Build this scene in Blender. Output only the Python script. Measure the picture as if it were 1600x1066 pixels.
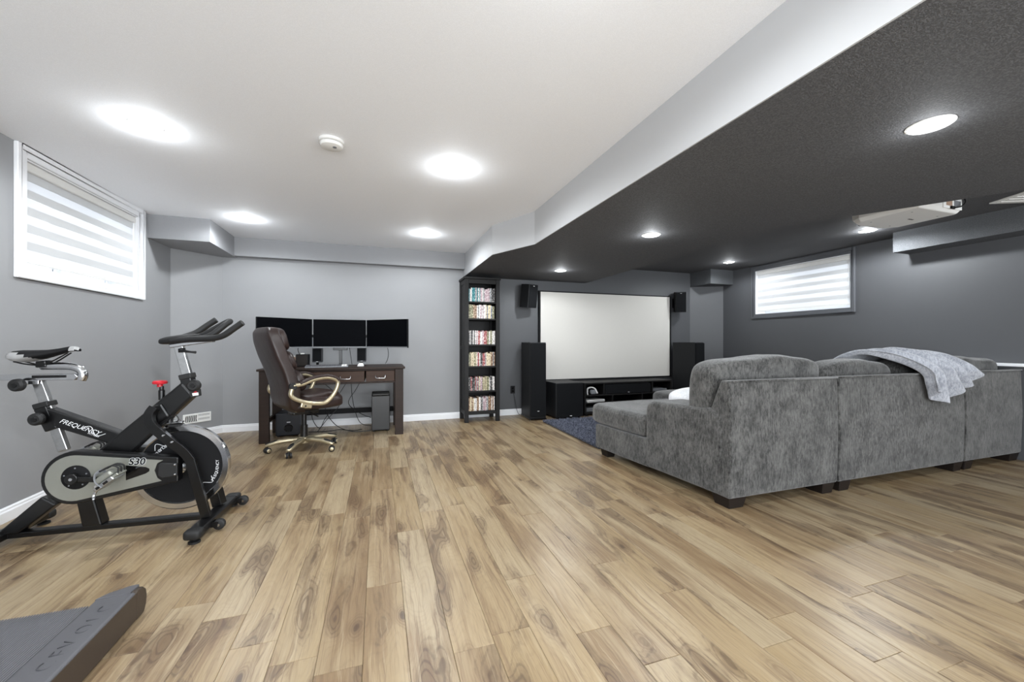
import bpy, bmesh, math, random
from mathutils import Vector, Matrix, noise
R = math.radians
scene = bpy.context.scene
for o in list(bpy.data.objects): bpy.data.objects.remove(o, do_unlink=True)
C = scene.collection

# ------------------------------------------------------------------ camera
cam = bpy.data.objects.new('camera', bpy.data.cameras.new('camera'))
C.objects.link(cam); scene.camera = cam
cam.data.sensor_width = 36.0; cam.data.lens = 14.0; cam.data.shift_y = 0.00106
cam.data.clip_start = 0.02
cam.location = (0, 0, 1.09); cam.rotation_euler = (R(90), 0, R(-18.485))

# ------------------------------------------------------------------ world (overcast daylight behind the blinds)
world = bpy.data.worlds.new('sky'); scene.world = world; world.use_nodes = True
bg = world.node_tree.nodes['Background']
bg.inputs[0].default_value = (0.86, 0.93, 1.0, 1); bg.inputs[1].default_value = 1.7

scene.cycles.max_bounces = 12; scene.cycles.diffuse_bounces = 8
scene.view_settings.view_transform = 'Standard'; scene.view_settings.look = 'None'
scene.view_settings.gamma = 1.0; scene.view_settings.use_curve_mapping = False
scene.view_settings.exposure = 0.90
# soft fill light added behind the camera to brighten the ceiling, no real fixture
al = bpy.data.lights.new('rear_fill', 'AREA'); al.shape = 'RECTANGLE'; al.size = 6.4; al.size_y = 1.95; al.energy = 150; al.color = (.93, .97, 1.0)
alo = bpy.data.objects.new('rear_fill', al); C.objects.link(alo); alo.location = (1.35, -2.68, 1.10); alo.rotation_euler = (R(124), 0, 0)
LAMP_W = 32.0; SPILL = .065; LAMP_C = (.925, .97, 1.0)      # each recessed lamp

# ------------------------------------------------------------------ material helpers
def lin(c):
    return tuple(((v/255)/12.92 if v/255 <= .04045 else ((v/255+.055)/1.055)**2.4) for v in c) + (1,)
class NT:
    def __init__(s, name):
        s.m = bpy.data.materials.new(name); s.m.use_nodes = True
        s.t = s.m.node_tree; s.b = s.t.nodes['Principled BSDF']; s.out = s.t.nodes['Material Output']
    def n(s, typ, **kw):
        x = s.t.nodes.new(typ)
        for k, v in kw.items(): setattr(x, k, v)
        return x
    def put(s, sock, v):
        if isinstance(v, bpy.types.NodeSocket): s.t.links.new(v, sock)
        elif isinstance(v, (tuple, list)) and len(v) == 3 and sock.type == 'RGBA': sock.default_value = (*v, 1)
        else: sock.default_value = v
    def coord(s, k='Object'): return s.n('ShaderNodeTexCoord').outputs[k]
    def rnd(s): return s.n('ShaderNodeObjectInfo').outputs['Random']
    def map(s, v, sc=(1,1,1), loc=(0,0,0)):
        x = s.n('ShaderNodeMapping'); s.put(x.inputs['Vector'], v); s.put(x.inputs['Scale'], sc); s.put(x.inputs['Location'], loc); return x.outputs[0]
    def noise(s, v, sc, det=2, ro=.5, dist=0, col=False):
        x = s.n('ShaderNodeTexNoise'); s.put(x.inputs['Vector'], v); s.put(x.inputs['Scale'], sc); s.put(x.inputs['Detail'], det)
        s.put(x.inputs['Roughness'], ro); s.put(x.inputs['Distortion'], dist); return x.outputs['Color' if col else 'Fac']
    def voro(s, v, sc, feat='F1', out='Distance'):
        x = s.n('ShaderNodeTexVoronoi', feature=feat); s.put(x.inputs['Vector'], v); s.put(x.inputs['Scale'], sc); return x.outputs[out]
    def math(s, op, a, b=0.0, clamp=False):
        x = s.n('ShaderNodeMath', operation=op, use_clamp=clamp); s.put(x.inputs[0], a); s.put(x.inputs[1], b); return x.outputs[0]
    def vmath(s, op, a, b):
        x = s.n('ShaderNodeVectorMath', operation=op); s.put(x.inputs[0], a); s.put(x.inputs[1], b); return x.outputs[0]
    def mix(s, f, a, b, bt='MIX'):
        x = s.n('ShaderNodeMix', data_type='RGBA', blend_type=bt)
        s.put(x.inputs[0], f); s.put(x.inputs[6], a); s.put(x.inputs[7], b); return x.outputs[2]
    def step(s, v, a, b, lo=0.0, hi=1.0):
        x = s.n('ShaderNodeMapRange', interpolation_type='SMOOTHSTEP'); s.put(x.inputs[0], v)
        for i, q in zip((1, 2, 3, 4), (a, b, lo, hi)): x.inputs[i].default_value = q
        return x.outputs[0]
    def ramp(s, f, stops, const=False):
        x = s.n('ShaderNodeValToRGB'); s.put(x.inputs[0], f); cr = x.color_ramp
        if const: cr.interpolation = 'CONSTANT'
        while len(cr.elements) > 1: cr.elements.remove(cr.elements[-1])
        cr.elements[0].position = stops[0][0]; cr.elements[0].color = stops[0][1]
        for p, c in stops[1:]:
            e = cr.elements.new(p); e.color = c
        return x.outputs[0]
    def bump(s, h, st=.3, d=.01):
        x = s.n('ShaderNodeBump'); s.put(x.inputs['Height'], h); x.inputs['Strength'].default_value = st; x.inputs['Distance'].default_value = d
        s.t.links.new(x.outputs[0], s.b.inputs['Normal'])
    def set(s, col=None, rough=.5, metal=0.0, spec=.5, **kw):
        if col is not None: s.put(s.b.inputs['Base Color'], col)
        s.put(s.b.inputs['Roughness'], rough); s.put(s.b.inputs['Metallic'], metal); s.b.inputs['Specular IOR Level'].default_value = spec
        for k, v in kw.items(): s.put(s.b.inputs[k], v)
        return s.m
M = {}
def plain(name, rgb, rough=.5, metal=0., spec=.5, var=.06, sc=30, bump=0., bsc=200):
    k = NT(name); c = lin(rgb); v = k.coord()
    n = k.noise(v, sc, 3, .6)
    lo = tuple(min(1, q*(1-var)) for q in c[:3]) + (1,); hi = tuple(min(1, q*(1+var)) for q in c[:3]) + (1,)
    k.set(k.mix(n, lo, hi), rough, metal, spec)
    if bump: k.bump(k.noise(v, bsc, 2), bump, .002)
    M[name] = k.m
plain('wall_grey', (146, 147, 149), .62, var=.03, sc=3, bump=.08, bsc=260)
plain('wall_dark', (80, 81, 84), .55, var=.04, sc=3, bump=.08, bsc=260)
plain('trim_white', (236, 237, 240), .35, var=.02)
plain('trim_dark', (88, 90, 94), .4, var=.03)
plain('beam_white', (184, 185, 187), .6, var=.015, sc=4, bump=.06, bsc=200)
plain('black_paint', (11, 11, 12), .30, var=.1)
plain('black_matte', (15, 15, 17), .7, spec=.25, var=.12)
plain('black_rubber', (20, 20, 21), .6, var=.15)
plain('black_gloss', (10, 10, 11), .12, var=.05)
plain('shelf_black', (21, 20, 20), .5, spec=.25, var=.15, sc=14)
plain('speaker_vinyl', (27, 28, 30), .5, spec=.3, var=.18, sc=20)
plain('speaker_cloth', (20, 21, 23), .9, spec=.15, var=.2, sc=400)
plain('chrome', (205, 206, 208), .16, 1.0, var=.06, sc=18)
plain('steel_worn', (188, 189, 190), .28, 1.0, var=.22, sc=45)
plain('champagne', (196, 184, 156), .3, .75, var=.05)
plain('guard_silver', (150, 151, 143), .32, .55, var=.04)
plain('saddle_grey', (150, 150, 150), .45, var=.05)
plain('red_plastic', (186, 28, 42), .35, var=.05)
plain('white_plastic', (226, 225, 222), .4, var=.03)
plain('white_paint', (240, 240, 238), .4, var=.02)
plain('grey_plastic', (120, 122, 126), .5, var=.05)
plain('decal_white', (225, 226, 228), .5, var=.02)
plain('tread_grey', (84, 84, 88), .55, var=.05, sc=20)
plain('tread_dark', (78, 78, 82), .55, var=.05, sc=20)
plain('tread_rib', (104, 104, 108), .55, var=.05, sc=20)
plain('tread_emboss', (68, 68, 72), .55, var=.05, sc=20)
plain('tread_brown', (62, 52, 44), .5, var=.1, sc=8)
plain('leg_wood', (30, 24, 21), .5, spec=.3, var=.2)
plain('screen_black', (6, 7, 10), .6, spec=.03, var=.1)
plain('screen_cloth', (206, 203, 197), .9, var=.01)
plain('navy_plastic', (21, 23, 30), .45, var=.1)
plain('blue_item', (60, 96, 150), .5, var=.2)
plain('tan_item', (168, 140, 120), .6, var=.3, sc=60)
plain('cable_black', (14, 14, 15), .5, var=.05)
plain('lamp_trim', (240, 240, 238), .5, var=.01)
k = NT('lamp_glow'); k.set((1, 1, 1), .5); k.b.inputs['Emission Color'].default_value = (1, .985, .95, 1); k.b.inputs['Emission Strength'].default_value = 14; M['lamp_glow'] = k.m

def stipple(name, rgb, st, sc=150, lo=.95):
    k = NT(name); v = k.coord(); c = lin(rgb)
    n = k.noise(v, sc, 3, .55, .6); h = k.step(n, .42, .62)
    k.set(k.mix(h, tuple(q*lo for q in c[:3]) + (1,), c), .75, 0, .3)
    k.bump(h, st, .004); M[name] = k.m
stipple('ceiling_white', (246, 248, 252), .14, 260)
stipple('ceiling_dark', (94, 94, 96), .5, 150, .62)
stipple('bulk_grey', (150, 151, 154), .14, 220)
stipple('bulk_dark', (92, 94, 97), .45, 150, .72)

# floor wood: warm knotty planks, figure follows each board
def wood_floor(name, world_rows=False):
    k = NT(name)
    v = k.coord()
    if world_rows:
        sx = k.n('ShaderNodeSeparateXYZ'); k.put(sx.inputs[0], v)
        row = k.math('FLOOR', k.math('DIVIDE', k.math('ADD', sx.outputs[0], .052), .15))
        wn = k.n('ShaderNodeTexWhiteNoise', noise_dimensions='1D'); k.put(wn.inputs['W'], row); r = wn.outputs['Value']
    else: r = k.rnd()
    cx = k.n('ShaderNodeCombineXYZ'); k.put(cx.inputs[0], k.math('MULTIPLY', r, 37.)); k.put(cx.inputs[1], k.math('MULTIPLY', r, 91.)); k.put(cx.inputs[2], k.math('MULTIPLY', r, 13.))
    p = k.vmath('ADD', v, cx.outputs[0])
    vs = lambda a, b: k.vmath('MULTIPLY', k.vmath('SUBTRACT', a, (.5, .5, .5)), b)
    warp = k.noise(k.map(p, (6, 2.4, 1)), 1.0, 2, .5, 0, True)
    warp2 = k.noise(k.map(p, (34, 9, 1)), 1.0, 3, .6, 0, True)
    pw = k.vmath('ADD', k.vmath('ADD', p, vs(warp, (.05, .16, 0))), vs(warp2, (.012, .04, 0)))
    field = k.noise(k.map(pw, (8.2, 2.1, 1)), 1.0, 1.0, .4)
    rings = k.math('ADD', k.math('MULTIPLY', k.math('SINE', k.math('MULTIPLY', field, 150.)), .5), .5)
    fib2 = k.noise(k.map(pw, (46, 1.3, 1)), 1.0, 4, .65)
    hf = k.math('ADD', field, k.math('ADD', k.math('MULTIPLY', k.math('SUBTRACT', fib2, .5), .16), k.math('MULTIPLY', k.math('SUBTRACT', k.noise(k.map(p, (60, 22, 1)), 1.0, 3, .65), .5), .14)))
    heart = k.step(hf, .52, .66)                         # dark heartwood islands
    band = k.noise(k.map(pw, (5.5, .7, 1), (4, 7, 2)), 1.0, 4, .65)
    heart2 = k.step(band, .50, .64)
    fib = k.noise(k.map(p, (190, 5, 1)), 1.0, 3, .65)
    fib3 = k.noise(k.map(pw, (95, 2.2, 1), (3, 1, 8)), 1.0, 3, .6)
    light = k.ramp(r, [(0, lin((161, 141, 110))), (.3, lin((151, 130, 97))), (.55, lin((163, 146, 118))), (.8, lin((147, 126, 96))), (1, lin((156, 139, 111)))])
    col = k.mix(k.math('MULTIPLY', k.step(band, .50, .32), .55), light, lin((174, 157, 129)))
    col = k.mix(k.math('MULTIPLY', heart2, .68), col, lin((122, 98, 70)))
    col = k.mix(k.math('MULTIPLY', heart, .60), col, lin((95, 75, 54)))
    col = k.mix(k.math('MULTIPLY', k.step(fib2, .52, .70), .50), col, lin((104, 79, 58)))
    col = k.mix(k.math('MULTIPLY', k.step(fib2, .46, .30), .45), col, lin((178, 161, 133)))
    col = k.mix(k.math('MULTIPLY', k.step(fib3, .53, .70), .42), col, lin((92, 68, 49)))
    amt = k.math('ADD', .07, k.math('MULTIPLY', heart, .42))
    col = k.mix(k.math('MULTIPLY', k.step(rings, .55, 1.0), amt), col, lin((70, 51, 38)))
    col = k.mix(k.math('MULTIPLY', k.step(fib, .48, .75), .36), col, lin((92, 70, 52)))
    # knots with rings, only in some cells
    vo = k.n('ShaderNodeTexVoronoi'); k.put(vo.inputs['Vector'], k.map(pw, (6.6, 3.0, 1))); vo.inputs['Scale'].default_value = 1.0
    kd = vo.outputs['Distance']; sc_ = k.n('ShaderNodeSeparateColor'); k.put(sc_.inputs[0], vo.outputs['Color'])
    on = k.step(sc_.outputs[0], .38, .46)
    knot = k.math('MULTIPLY', k.step(kd, .13, .03), on); kring = k.math('ADD', k.math('MULTIPLY', k.math('SINE', k.math('MULTIPLY', kd, 120.)), .5), .5)
    halo = k.math('MULTIPLY', k.step(kd, .36, .08), on)
    col = k.mix(k.math('MULTIPLY', halo, k.math('ADD', .26, k.math('MULTIPLY', kring, .34))), col, lin((94, 70, 50)))
    col = k.mix(k.math('MULTIPLY', knot, .75), col, lin((62, 46, 37)))
    k.set(col, k.math('ADD', .28, k.math('MULTIPLY', fib2, .16)), 0, .5)
    k.bump(k.math('ADD', fib, k.math('MULTIPLY', rings, .2)), .10, .002)
    M[name] = k.m
wood_floor('plank_wood'); wood_floor('plank_wood_far', True)
plain('floor_base', (96, 78, 58), .6, var=.05)

def dark_wood(name, rgb, rgb2):
    k = NT(name); v = k.coord(); n = k.noise(k.map(v, (1.5, 28, 28)), 1.0, 4, .6, .4)
    k.set(k.mix(n, lin(rgb), lin(rgb2)), .5, 0, .25); M[name] = k.m
dark_wood('desk_wood', (27, 19, 15), (50, 36, 29)); dark_wood('desk_front', (42, 28, 20), (70, 48, 35))

def fabric(name, lo, hi, st=.5):
    k = NT(name); v = k.coord()
    streak = k.noise(k.map(v, (78, 78, 26)), 1.0, 4, .75); blotch = k.noise(v, 7, 3, .6); fine = k.noise(v, 330, 2, .6)
    f = k.math('ADD', k.math('MULTIPLY', streak, .62), k.math('ADD', k.math('MULTIPLY', blotch, .33), k.math('MULTIPLY', fine, .35)))
    col = k.mix(k.step(f, .48, .82), lin(lo), lin(hi))
    k.set(col, .95, 0, .15); k.b.inputs['Sheen Weight'].default_value = .35; k.b.inputs['Sheen Roughness'].default_value = .5
    k.bump(k.math('ADD', streak, fine), st, .004); M[name] = k.m
fabric('sofa_fabric', (14, 14, 14), (98, 97, 95))
fabric('throw_fur', (126, 129, 137), (186, 188, 195), .6)
fabric('pillow_white', (210, 211, 214), (245, 245, 246), .5)

k = NT('leather'); v = k.coord(); n = k.noise(v, 6, 3, .6); w = k.voro(v, 150)
k.set(k.mix(n, lin((28, 20, 19)), lin((54, 38, 34))), k.math('ADD', .30, k.math('MULTIPLY', n, .14)), 0, .5); k.bump(k.math('ADD', w, k.math('MULTIPLY', k.noise(v, 14, 3), 4)), .22, .003); M['leather'] = k.m

k = NT('rug_pile'); v = k.coord(); n = k.noise(v, 60, 3, .8); r = k.rnd()
k.set(k.mix(k.step(n, .35, .68), lin((40, 43, 54)), lin((146, 151, 168))), .95, 0, .1); M['rug_pile'] = k.m

# zebra blind fabric (translucent)
def blind(name, rgb, tr, transp):
    m = bpy.data.materials.new(name); m.use_nodes = True; t = m.node_tree; t.nodes.clear()
    o = t.nodes.new('ShaderNodeOutputMaterial'); d = t.nodes.new('ShaderNodeBsdfDiffuse'); l = t.nodes.new('ShaderNodeBsdfTranslucent'); g = t.nodes.new('ShaderNodeBsdfTransparent')
    tx = t.nodes.new('ShaderNodeTexNoise'); tx.inputs['Scale'].default_value = 300; rp = t.nodes.new('ShaderNodeMixRGB')
    rp.inputs[1].default_value = lin(tuple(q*.97 for q in rgb)); rp.inputs[2].default_value = lin(rgb); t.links.new(tx.outputs['Fac'], rp.inputs[0])
    t.links.new(rp.outputs[0], d.inputs[0]); t.links.new(rp.outputs[0], l.inputs[0])
    a = t.nodes.new('ShaderNodeMixShader'); a.inputs[0].default_value = tr; t.links.new(d.outputs[0], a.inputs[1]); t.links.new(l.outputs[0], a.inputs[2])
    b = t.nodes.new('ShaderNodeMixShader'); b.inputs[0].default_value = transp; t.links.new(a.outputs[0], b.inputs[1]); t.links.new(g.outputs[0], b.inputs[2])
    t.links.new(b.outputs[0], o.inputs[0]); M[name] = m
blind('blind_solid', (220, 221, 222), .23, 0.0); blind('blind_sheer', (240, 241, 243), .45, .10)
k = NT('glass'); k.set((1, 1, 1), .02, 0, .5); k.b.inputs['Transmission Weight'].default_value = 1.0; k.b.inputs['IOR'].default_value = 1.02; M['glass'] = k.m

# disc cases: printed spines, one hue per case
def spine(name, rgb, rgb2):
    k = NT(name); v = k.coord(); r = k.rnd()
    cx = k.n('ShaderNodeCombineXYZ'); k.put(cx.inputs[2], k.math('MULTIPLY', r, 50.)); k.put(cx.inputs[0], k.math('MULTIPLY', r, 17.))
    n = k.noise(k.map(k.vmath('ADD', v, cx.outputs[0]), (70, 2, 42)), 1.0, 2, .7)
    k.set(k.mix(k.step(n, .50, .62), lin(rgb), lin(rgb2)), .35, 0, .4); M[name] = k.m
SP = {'teal': ((34, 110, 118), (150, 205, 205)), 'white': ((226, 222, 218), (140, 130, 128)), 'cream': ((214, 200, 170), (120, 96, 70)), 'black': ((30, 28, 30), (176, 170, 166)),
      'red': ((140, 48, 50), (222, 196, 190)), 'mauve': ((168, 142, 148), (230, 222, 222)), 'grey': ((120, 122, 124), (216, 214, 212)), 'olive': ((104, 102, 74), (206, 200, 170)),
      'brown': ((110, 78, 56), (212, 190, 164)), 'blue': ((70, 84, 120), (206, 210, 224))}
for q, (a, b) in SP.items(): spine('spine_'+q, a, b)

# ------------------------------------------------------------------ mesh helpers
def new(): return bmesh.new()
def obj(name, bm, mat, parent=None, smooth=False, bevel=0, seg=2, auto=None):
    bmesh.ops.remove_doubles(bm, verts=bm.verts, dist=1e-6)
    bmesh.ops.recalc_face_normals(bm, faces=bm.faces)
    me = bpy.data.meshes.new(name); bm.to_mesh(me); bm.free()
    me.materials.append(M[mat])
    if smooth: me.polygons.foreach_set('use_smooth', [True]*len(me.polygons))
    o = bpy.data.objects.new(name, me); C.objects.link(o)
    if parent is not None: o.parent = parent
    if bevel:
        bv = o.modifiers.new('bevel', 'BEVEL'); bv.width = bevel; bv.segments = seg; bv.limit_method = 'ANGLE'; bv.angle_limit = R(40)
        bv.harden_normals = False
    return o
def tag(o, label, cat, group=None):
    o['label'] = label; o['category'] = cat
    if group: o['group'] = group
    return o
def thing(name, label, cat, loc=(0, 0, 0), rz=0, group=None):
    o = bpy.data.objects.new(name, None); C.objects.link(o); o.empty_display_size = .1
    o.location = loc; o.rotation_euler = (0, 0, rz); return tag(o, label, cat, group)
def struct(o): o['kind'] = 'structure'; return o
def box(bm, x0, x1, y0, y1, z0, z1, mtx=None):
    v = [bm.verts.new(((x0, x1)[i & 1], (y0, y1)[i >> 1 & 1], (z0, z1)[i >> 2 & 1])) for i in range(8)]
    for f in ((0, 2, 3, 1), (4, 5, 7, 6), (0, 1, 5, 4), (2, 6, 7, 3), (0, 4, 6, 2), (1, 3, 7, 5)): bm.faces.new([v[i] for i in f])
    if mtx is not None:
        for q in v: q.co = mtx @ q.co
    return v
def bxo(name, x0, x1, y0, y1, z0, z1, mat, parent=None, bevel=0, seg=2):
    bm = new(); box(bm, x0, x1, y0, y1, z0, z1); return obj(name, bm, mat, parent, bevel=bevel, seg=seg)
def prism(bm, poly, a0, a1, axis='z'):
    def P(p, a): return {'z': (p[0], p[1], a), 'y': (p[0], a, p[1]), 'x': (a, p[0], p[1])}[axis]
    lo = [bm.verts.new(P(p, a0)) for p in poly]; hi = [bm.verts.new(P(p, a1)) for p in poly]
    n = len(poly); bm.faces.new(lo[::-1]); bm.faces.new(hi)
    for i in range(n): bm.faces.new((lo[i], lo[(i+1) % n], hi[(i+1) % n], hi[i]))
    return lo + hi
def frames(pts):
    pts = [Vector(p) for p in pts]; out = []; n = len(pts); up = None
    for i in range(n):
        t = (pts[min(i+1, n-1)] - pts[max(i-1, 0)]).normalized()
        if up is None: up = Vector((0, 0, 1)) if abs(t.z) < .9 else Vector((1, 0, 0))
        s = t.cross(up); s = s.normalized() if s.length > 1e-6 else t.orthogonal().normalized()
        up = s.cross(t).normalized(); out.append((pts[i], s, up))
    return out
def tube(bm, pts, r, n=10, caps=True, flat=1.0):
    rr = r if isinstance(r, (list, tuple)) else [r]*len(pts); rings = []
    for (p, s, u), q in zip(frames(pts), rr):
        rings.append([bm.verts.new(p + s*math.cos(a)*q + u*math.sin(a)*q*flat) for a in [2*math.pi*j/n for j in range(n)]])
    for a, b in zip(rings, rings[1:]):
        for j in range(n): bm.faces.new((a[j], a[(j+1) % n], b[(j+1) % n], b[j]))
    if caps: bm.faces.new(rings[0][::-1]); bm.faces.new(rings[-1])
def bar(bm, p0, p1, w, h, up=(0, 0, 1)):
    p0 = Vector(p0); p1 = Vector(p1); t = (p1-p0).normalized(); s = t.cross(Vector(up)).normalized(); u = s.cross(t)
    q = [[bm.verts.new(p + s*a*w/2 + u*b*h/2) for a, b in ((-1, -1), (1, -1), (1, 1), (-1, 1))] for p in (p0, p1)]
    bm.faces.new(q[0][::-1]); bm.faces.new(q[1])
    for j in range(4): bm.faces.new((q[0][j], q[0][(j+1) % 4], q[1][(j+1) % 4], q[1][j]))
def spl(pts, n=6):
    P = [Vector(p) for p in pts]; out = []
    for i in range(len(P)-1):
        a, b, c, d = P[max(i-1, 0)], P[i], P[i+1], P[min(i+2, len(P)-1)]
        for j in range(n):
            t = j/n; out.append(.5*((2*b) + (c-a)*t + (2*a-5*b+4*c-d)*t*t + (3*b-a-3*c+d)*t**3))
    return out + [P[-1]]
def lathe(bm, prof, n=24, axis='z', at=(0, 0, 0)):
    at = Vector(at); rings = []
    for r, h in prof:
        ring = []
        for j in range(n):
            a = 2*math.pi*j/n; c, s = r*math.cos(a), r*math.sin(a)
            ring.append(bm.verts.new(at + Vector({'z': (c, s, h), 'y': (c, h, s), 'x': (h, c, s)}[axis])))
        rings.append(ring)
    for a, b in zip(rings, rings[1:]):
        for j in range(n): bm.faces.new((a[j], a[(j+1) % n], b[(j+1) % n], b[j]))
    if prof[0] == prof[-1]: return
    if prof[0][0] > 1e-3: bm.faces.new(rings[0])
    if prof[-1][0] > 1e-3: bm.faces.new(rings[-1])
def lat(name, prof, mat, parent, n=24, axis='z', at=(0, 0, 0), smooth=True):
    bm = new(); lathe(bm, prof, n, axis, at); o = obj(name, bm, mat, parent, smooth)
    if smooth:
        e = o.modifiers.new('edges', 'EDGE_SPLIT'); e.split_angle = R(35)
    return o
def tub(name, pts, r, mat, parent=None, n=10, flat=1.0):
    bm = new(); tube(bm, pts, r, n, True, flat); o = obj(name, bm, mat, parent, True)
    e = o.modifiers.new('edges', 'EDGE_SPLIT'); e.split_angle = R(50); return o
def cushion(sx, sy, sz, p=5.0, n=14, fn=None, nz=.0, seed=0):
    bm = bmesh.new(); bmesh.ops.create_cube(bm, size=2); bmesh.ops.subdivide_edges(bm, edges=bm.edges, cuts=n, use_grid_fill=True)
    for v in bm.verts:
        c = v.co; c = Vector([math.copysign(abs(q)**.85, q) for q in c])
        k = (abs(c.x)**p + abs(c.y)**p + abs(c.z)**p)**(1/p); c = c/k
        c = Vector((c.x*sx/2, c.y*sy/2, c.z*sz/2))
        if nz:
            d = noise.noise(c*4.5 + Vector((seed*7.3, seed*3.1, 1))) + .5*noise.noise(c*11 + Vector((seed, 0, 5)))
            c += c.normalized()*d*nz
        if fn: c = fn(c)
        v.co = c
    return bm
def text_mesh(name, body, size, mat, parent, mtx, depth=.0006, shear=0, bold=0):
    cu = bpy.data.curves.new(name, 'FONT'); cu.body = body; cu.size = size; cu.extrude = depth; cu.shear = shear; cu.offset = bold; cu.align_x = 'CENTER'; cu.align_y = 'CENTER'; cu.resolution_u = 3
    t = bpy.data.objects.new(name, cu); C.objects.link(t)
    me = bpy.data.meshes.new_from_object(t.evaluated_get(bpy.context.evaluated_depsgraph_get())); bpy.data.objects.remove(t)
    me.transform(mtx); me.materials.clear(); me.materials.append(M[mat]); me.name = name
    o = bpy.data.objects.new(name, me); C.objects.link(o); o.parent = parent; return o
def dup(root, loc, rz=None, label=None):
    r = root.copy(); C.objects.link(r); r.location = loc
    if rz is not None: r.rotation_euler = (0, 0, rz)
    if label: r['label'] = label
    for ch in list(root.children):
        c = ch.copy(); C.objects.link(c); c.parent = r
        for g in list(ch.children):
            d = g.copy(); C.objects.link(d); d.parent = c
    return r

# ================================================================== ROOM
XL, XR, YB, YF, ZC, ZS, ZU = -2.15, 5.68, 5.66, -2.6, 2.345, 2.03, 2.30
XS = 1.155                                            # where grey paint changes to charcoal on the rear wall
def wall(name, x0, x1, y0, y1, mat, z1=2.5): return struct(bxo(name, x0, x1, y0, y1, -.05, z1, mat))
def wall_with_hole(name, x0, x1, y0, y1, hy0, hy1, hz0, hz1, mat):
    bm = new()
    box(bm, x0, x1, y0, hy0, -.05, 2.5); box(bm, x0, x1, hy1, y1, -.05, 2.5); box(bm, x0, x1, hy0, hy1, -.05, hz0); box(bm, x0, x1, hy0, hy1, hz1, 2.5)
    return struct(obj(name, bm, mat))
wall_with_hole('wall_left', XL-.25, XL, YF, YB+.2, 3.40, 4.67, 1.57, 2.27, 'wall_grey')
wall_with_hole('wall_right', XR, XR+.25, YF, YB+.2, 3.43, 4.78, 1.53, 2.215, 'wall_dark')
wall('wall_back', XL, XS, YB, YB+.2, 'wall_grey'); wall('wall_back_theatre', XS, XR, YB, YB+.2, 'wall_dark')
bm = new(); box(bm, XL, -1.9, YF-.2, YF, -.05, 2.5); box(bm, 4.6, XR, YF-.2, YF, -.05, 2.5); box(bm, -1.9, 4.6, YF-.2, YF, 2.1, 2.5); struct(obj('wall_front', bm, 'wall_grey'))   # unseen wide opening, added to hold the fill light
bm = new(); prism(bm, [(XL, 5.286), (XL, YB), (-1.786, YB)], 0, 2.2); struct(obj('wall_corner_left', bm, 'wall_grey'))
bm = new(); prism(bm, [(XR, 5.404), (XR, YB), (5.197, YB)], 0, 2.2); struct(obj('wall_corner_right', bm, 'wall_dark'))

# ceilings, beam, soffit, bulkheads
struct(bxo('ceiling', XL, 1.6, YF, YB, ZC, ZC+.15, 'ceiling_white'))
struct(bxo('ceiling_theatre', 2.9, XR, YF, YB, ZU, ZU+.2, 'ceiling_dark'))
bm = new(); prism(bm, [(XS, YB), (XS, 4.13), (1.418, 3.556), (1.418, YF), (1.426, YF), (1.426, 3.558), (XS+.008, 4.132), (XS+.008, YB)], ZS, ZC)
struct(obj('trim_1', bm, 'beam_white'))
bm = new(); prism(bm, [(XS+.008, YB), (XS+.008, 4.132), (1.426, 3.558), (1.426, YF), (4.2, YF), (4.2, .62), (3.64, 1.55), (3.12, 2.375), (3.12, YB)], ZS, ZC+.1)
struct(obj('ceiling_soffit', bm, 'ceiling_dark'))
struct(bxo('trim_2', XL, -1.635, 4.83, YB, 2.113, ZC, 'bulk_grey'))
struct(bxo('trim_3', -1.635, XS, 5.55, YB, 2.122, ZC, 'bulk_grey'))
struct(bxo('trim_4', 5.2, XR, 5.2, YB, 2.06, ZU, 'bulk_dark'))
struct(bxo('trim_5', 5.40, XR, YF, 2.845, 2.081, ZU, 'bulk_dark'))

# baseboards with a stepped profile
def baseboard(name, p0, p1, nx, ny):
    bm = new(); prof = [(0, 0), (.016, 0), (.016, .062), (.011, .070), (.011, .080), (.005, .088), (0, .088)]
    a = [bm.verts.new((p0[0]+nx*d, p0[1]+ny*d, h)) for d, h in prof]; b = [bm.verts.new((p1[0]+nx*d, p1[1]+ny*d, h)) for d, h in prof]
    bm.faces.new(a); bm.faces.new(b[::-1])
    for i in range(len(prof)): j = (i+1) % len(prof); bm.faces.new((a[i], a[j], b[j], b[i]))
    return struct(obj(name, bm, 'trim_white'))
baseboard('baseboard_left', (XL, YF), (XL, 5.292), 1, 0)
baseboard('baseboard_corner', (XL, 5.286), (-1.786, YB), .7071, -.7071)
baseboard('baseboard_back', (-1.79, YB), (5.2, YB), 0, -1)
baseboard('baseboard_right', (XR, YF), (XR, 5.404), -1, 0)
baseboard('baseboard_corner_right', (5.197, YB), (XR, 5.404), -.47, -.88)

# floor: every board in view is its own piece
floor = struct(bxo('floor', XL-.1, XR+.1, YF-.1, YB+.1, -.08, -.012, 'floor_base'))
PW, PL = .15, 1.22
def plank_mesh(w, l):
    bm = new(); a = .0016; g = .0005; t = .0011
    pts = lambda i, z: [(-w/2+i, -l/2+i, z), (w/2-i, -l/2+i, z), (w/2-i, l/2-i, z), (-w/2+i, l/2-i, z)]
    r = [[bm.verts.new(p) for p in q] for q in (pts(g, -.012), pts(g, -t), pts(g+a, 0))]
    bm.faces.new(r[2])
    for u, d in ((r[0], r[1]), (r[1], r[2])):
        for j in range(4): bm.faces.new((u[j], u[(j+1) % 4], d[(j+1) % 4], d[j]))
    bm.normal_update(); me = bpy.data.meshes.new('plank'); bm.to_mesh(me); bm.free(); me.materials.append(M['plank_wood']); return me
full = plank_mesh(PW, PL)
joint = {-2: 1.526, -4: 1.852, 0: 1.878, 6: 1.132, 10: 1.165, 11: .895, 13: 1.152, 8: 1.429, 5: 1.333}
rng = random.Random(4)
cand = []
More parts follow.
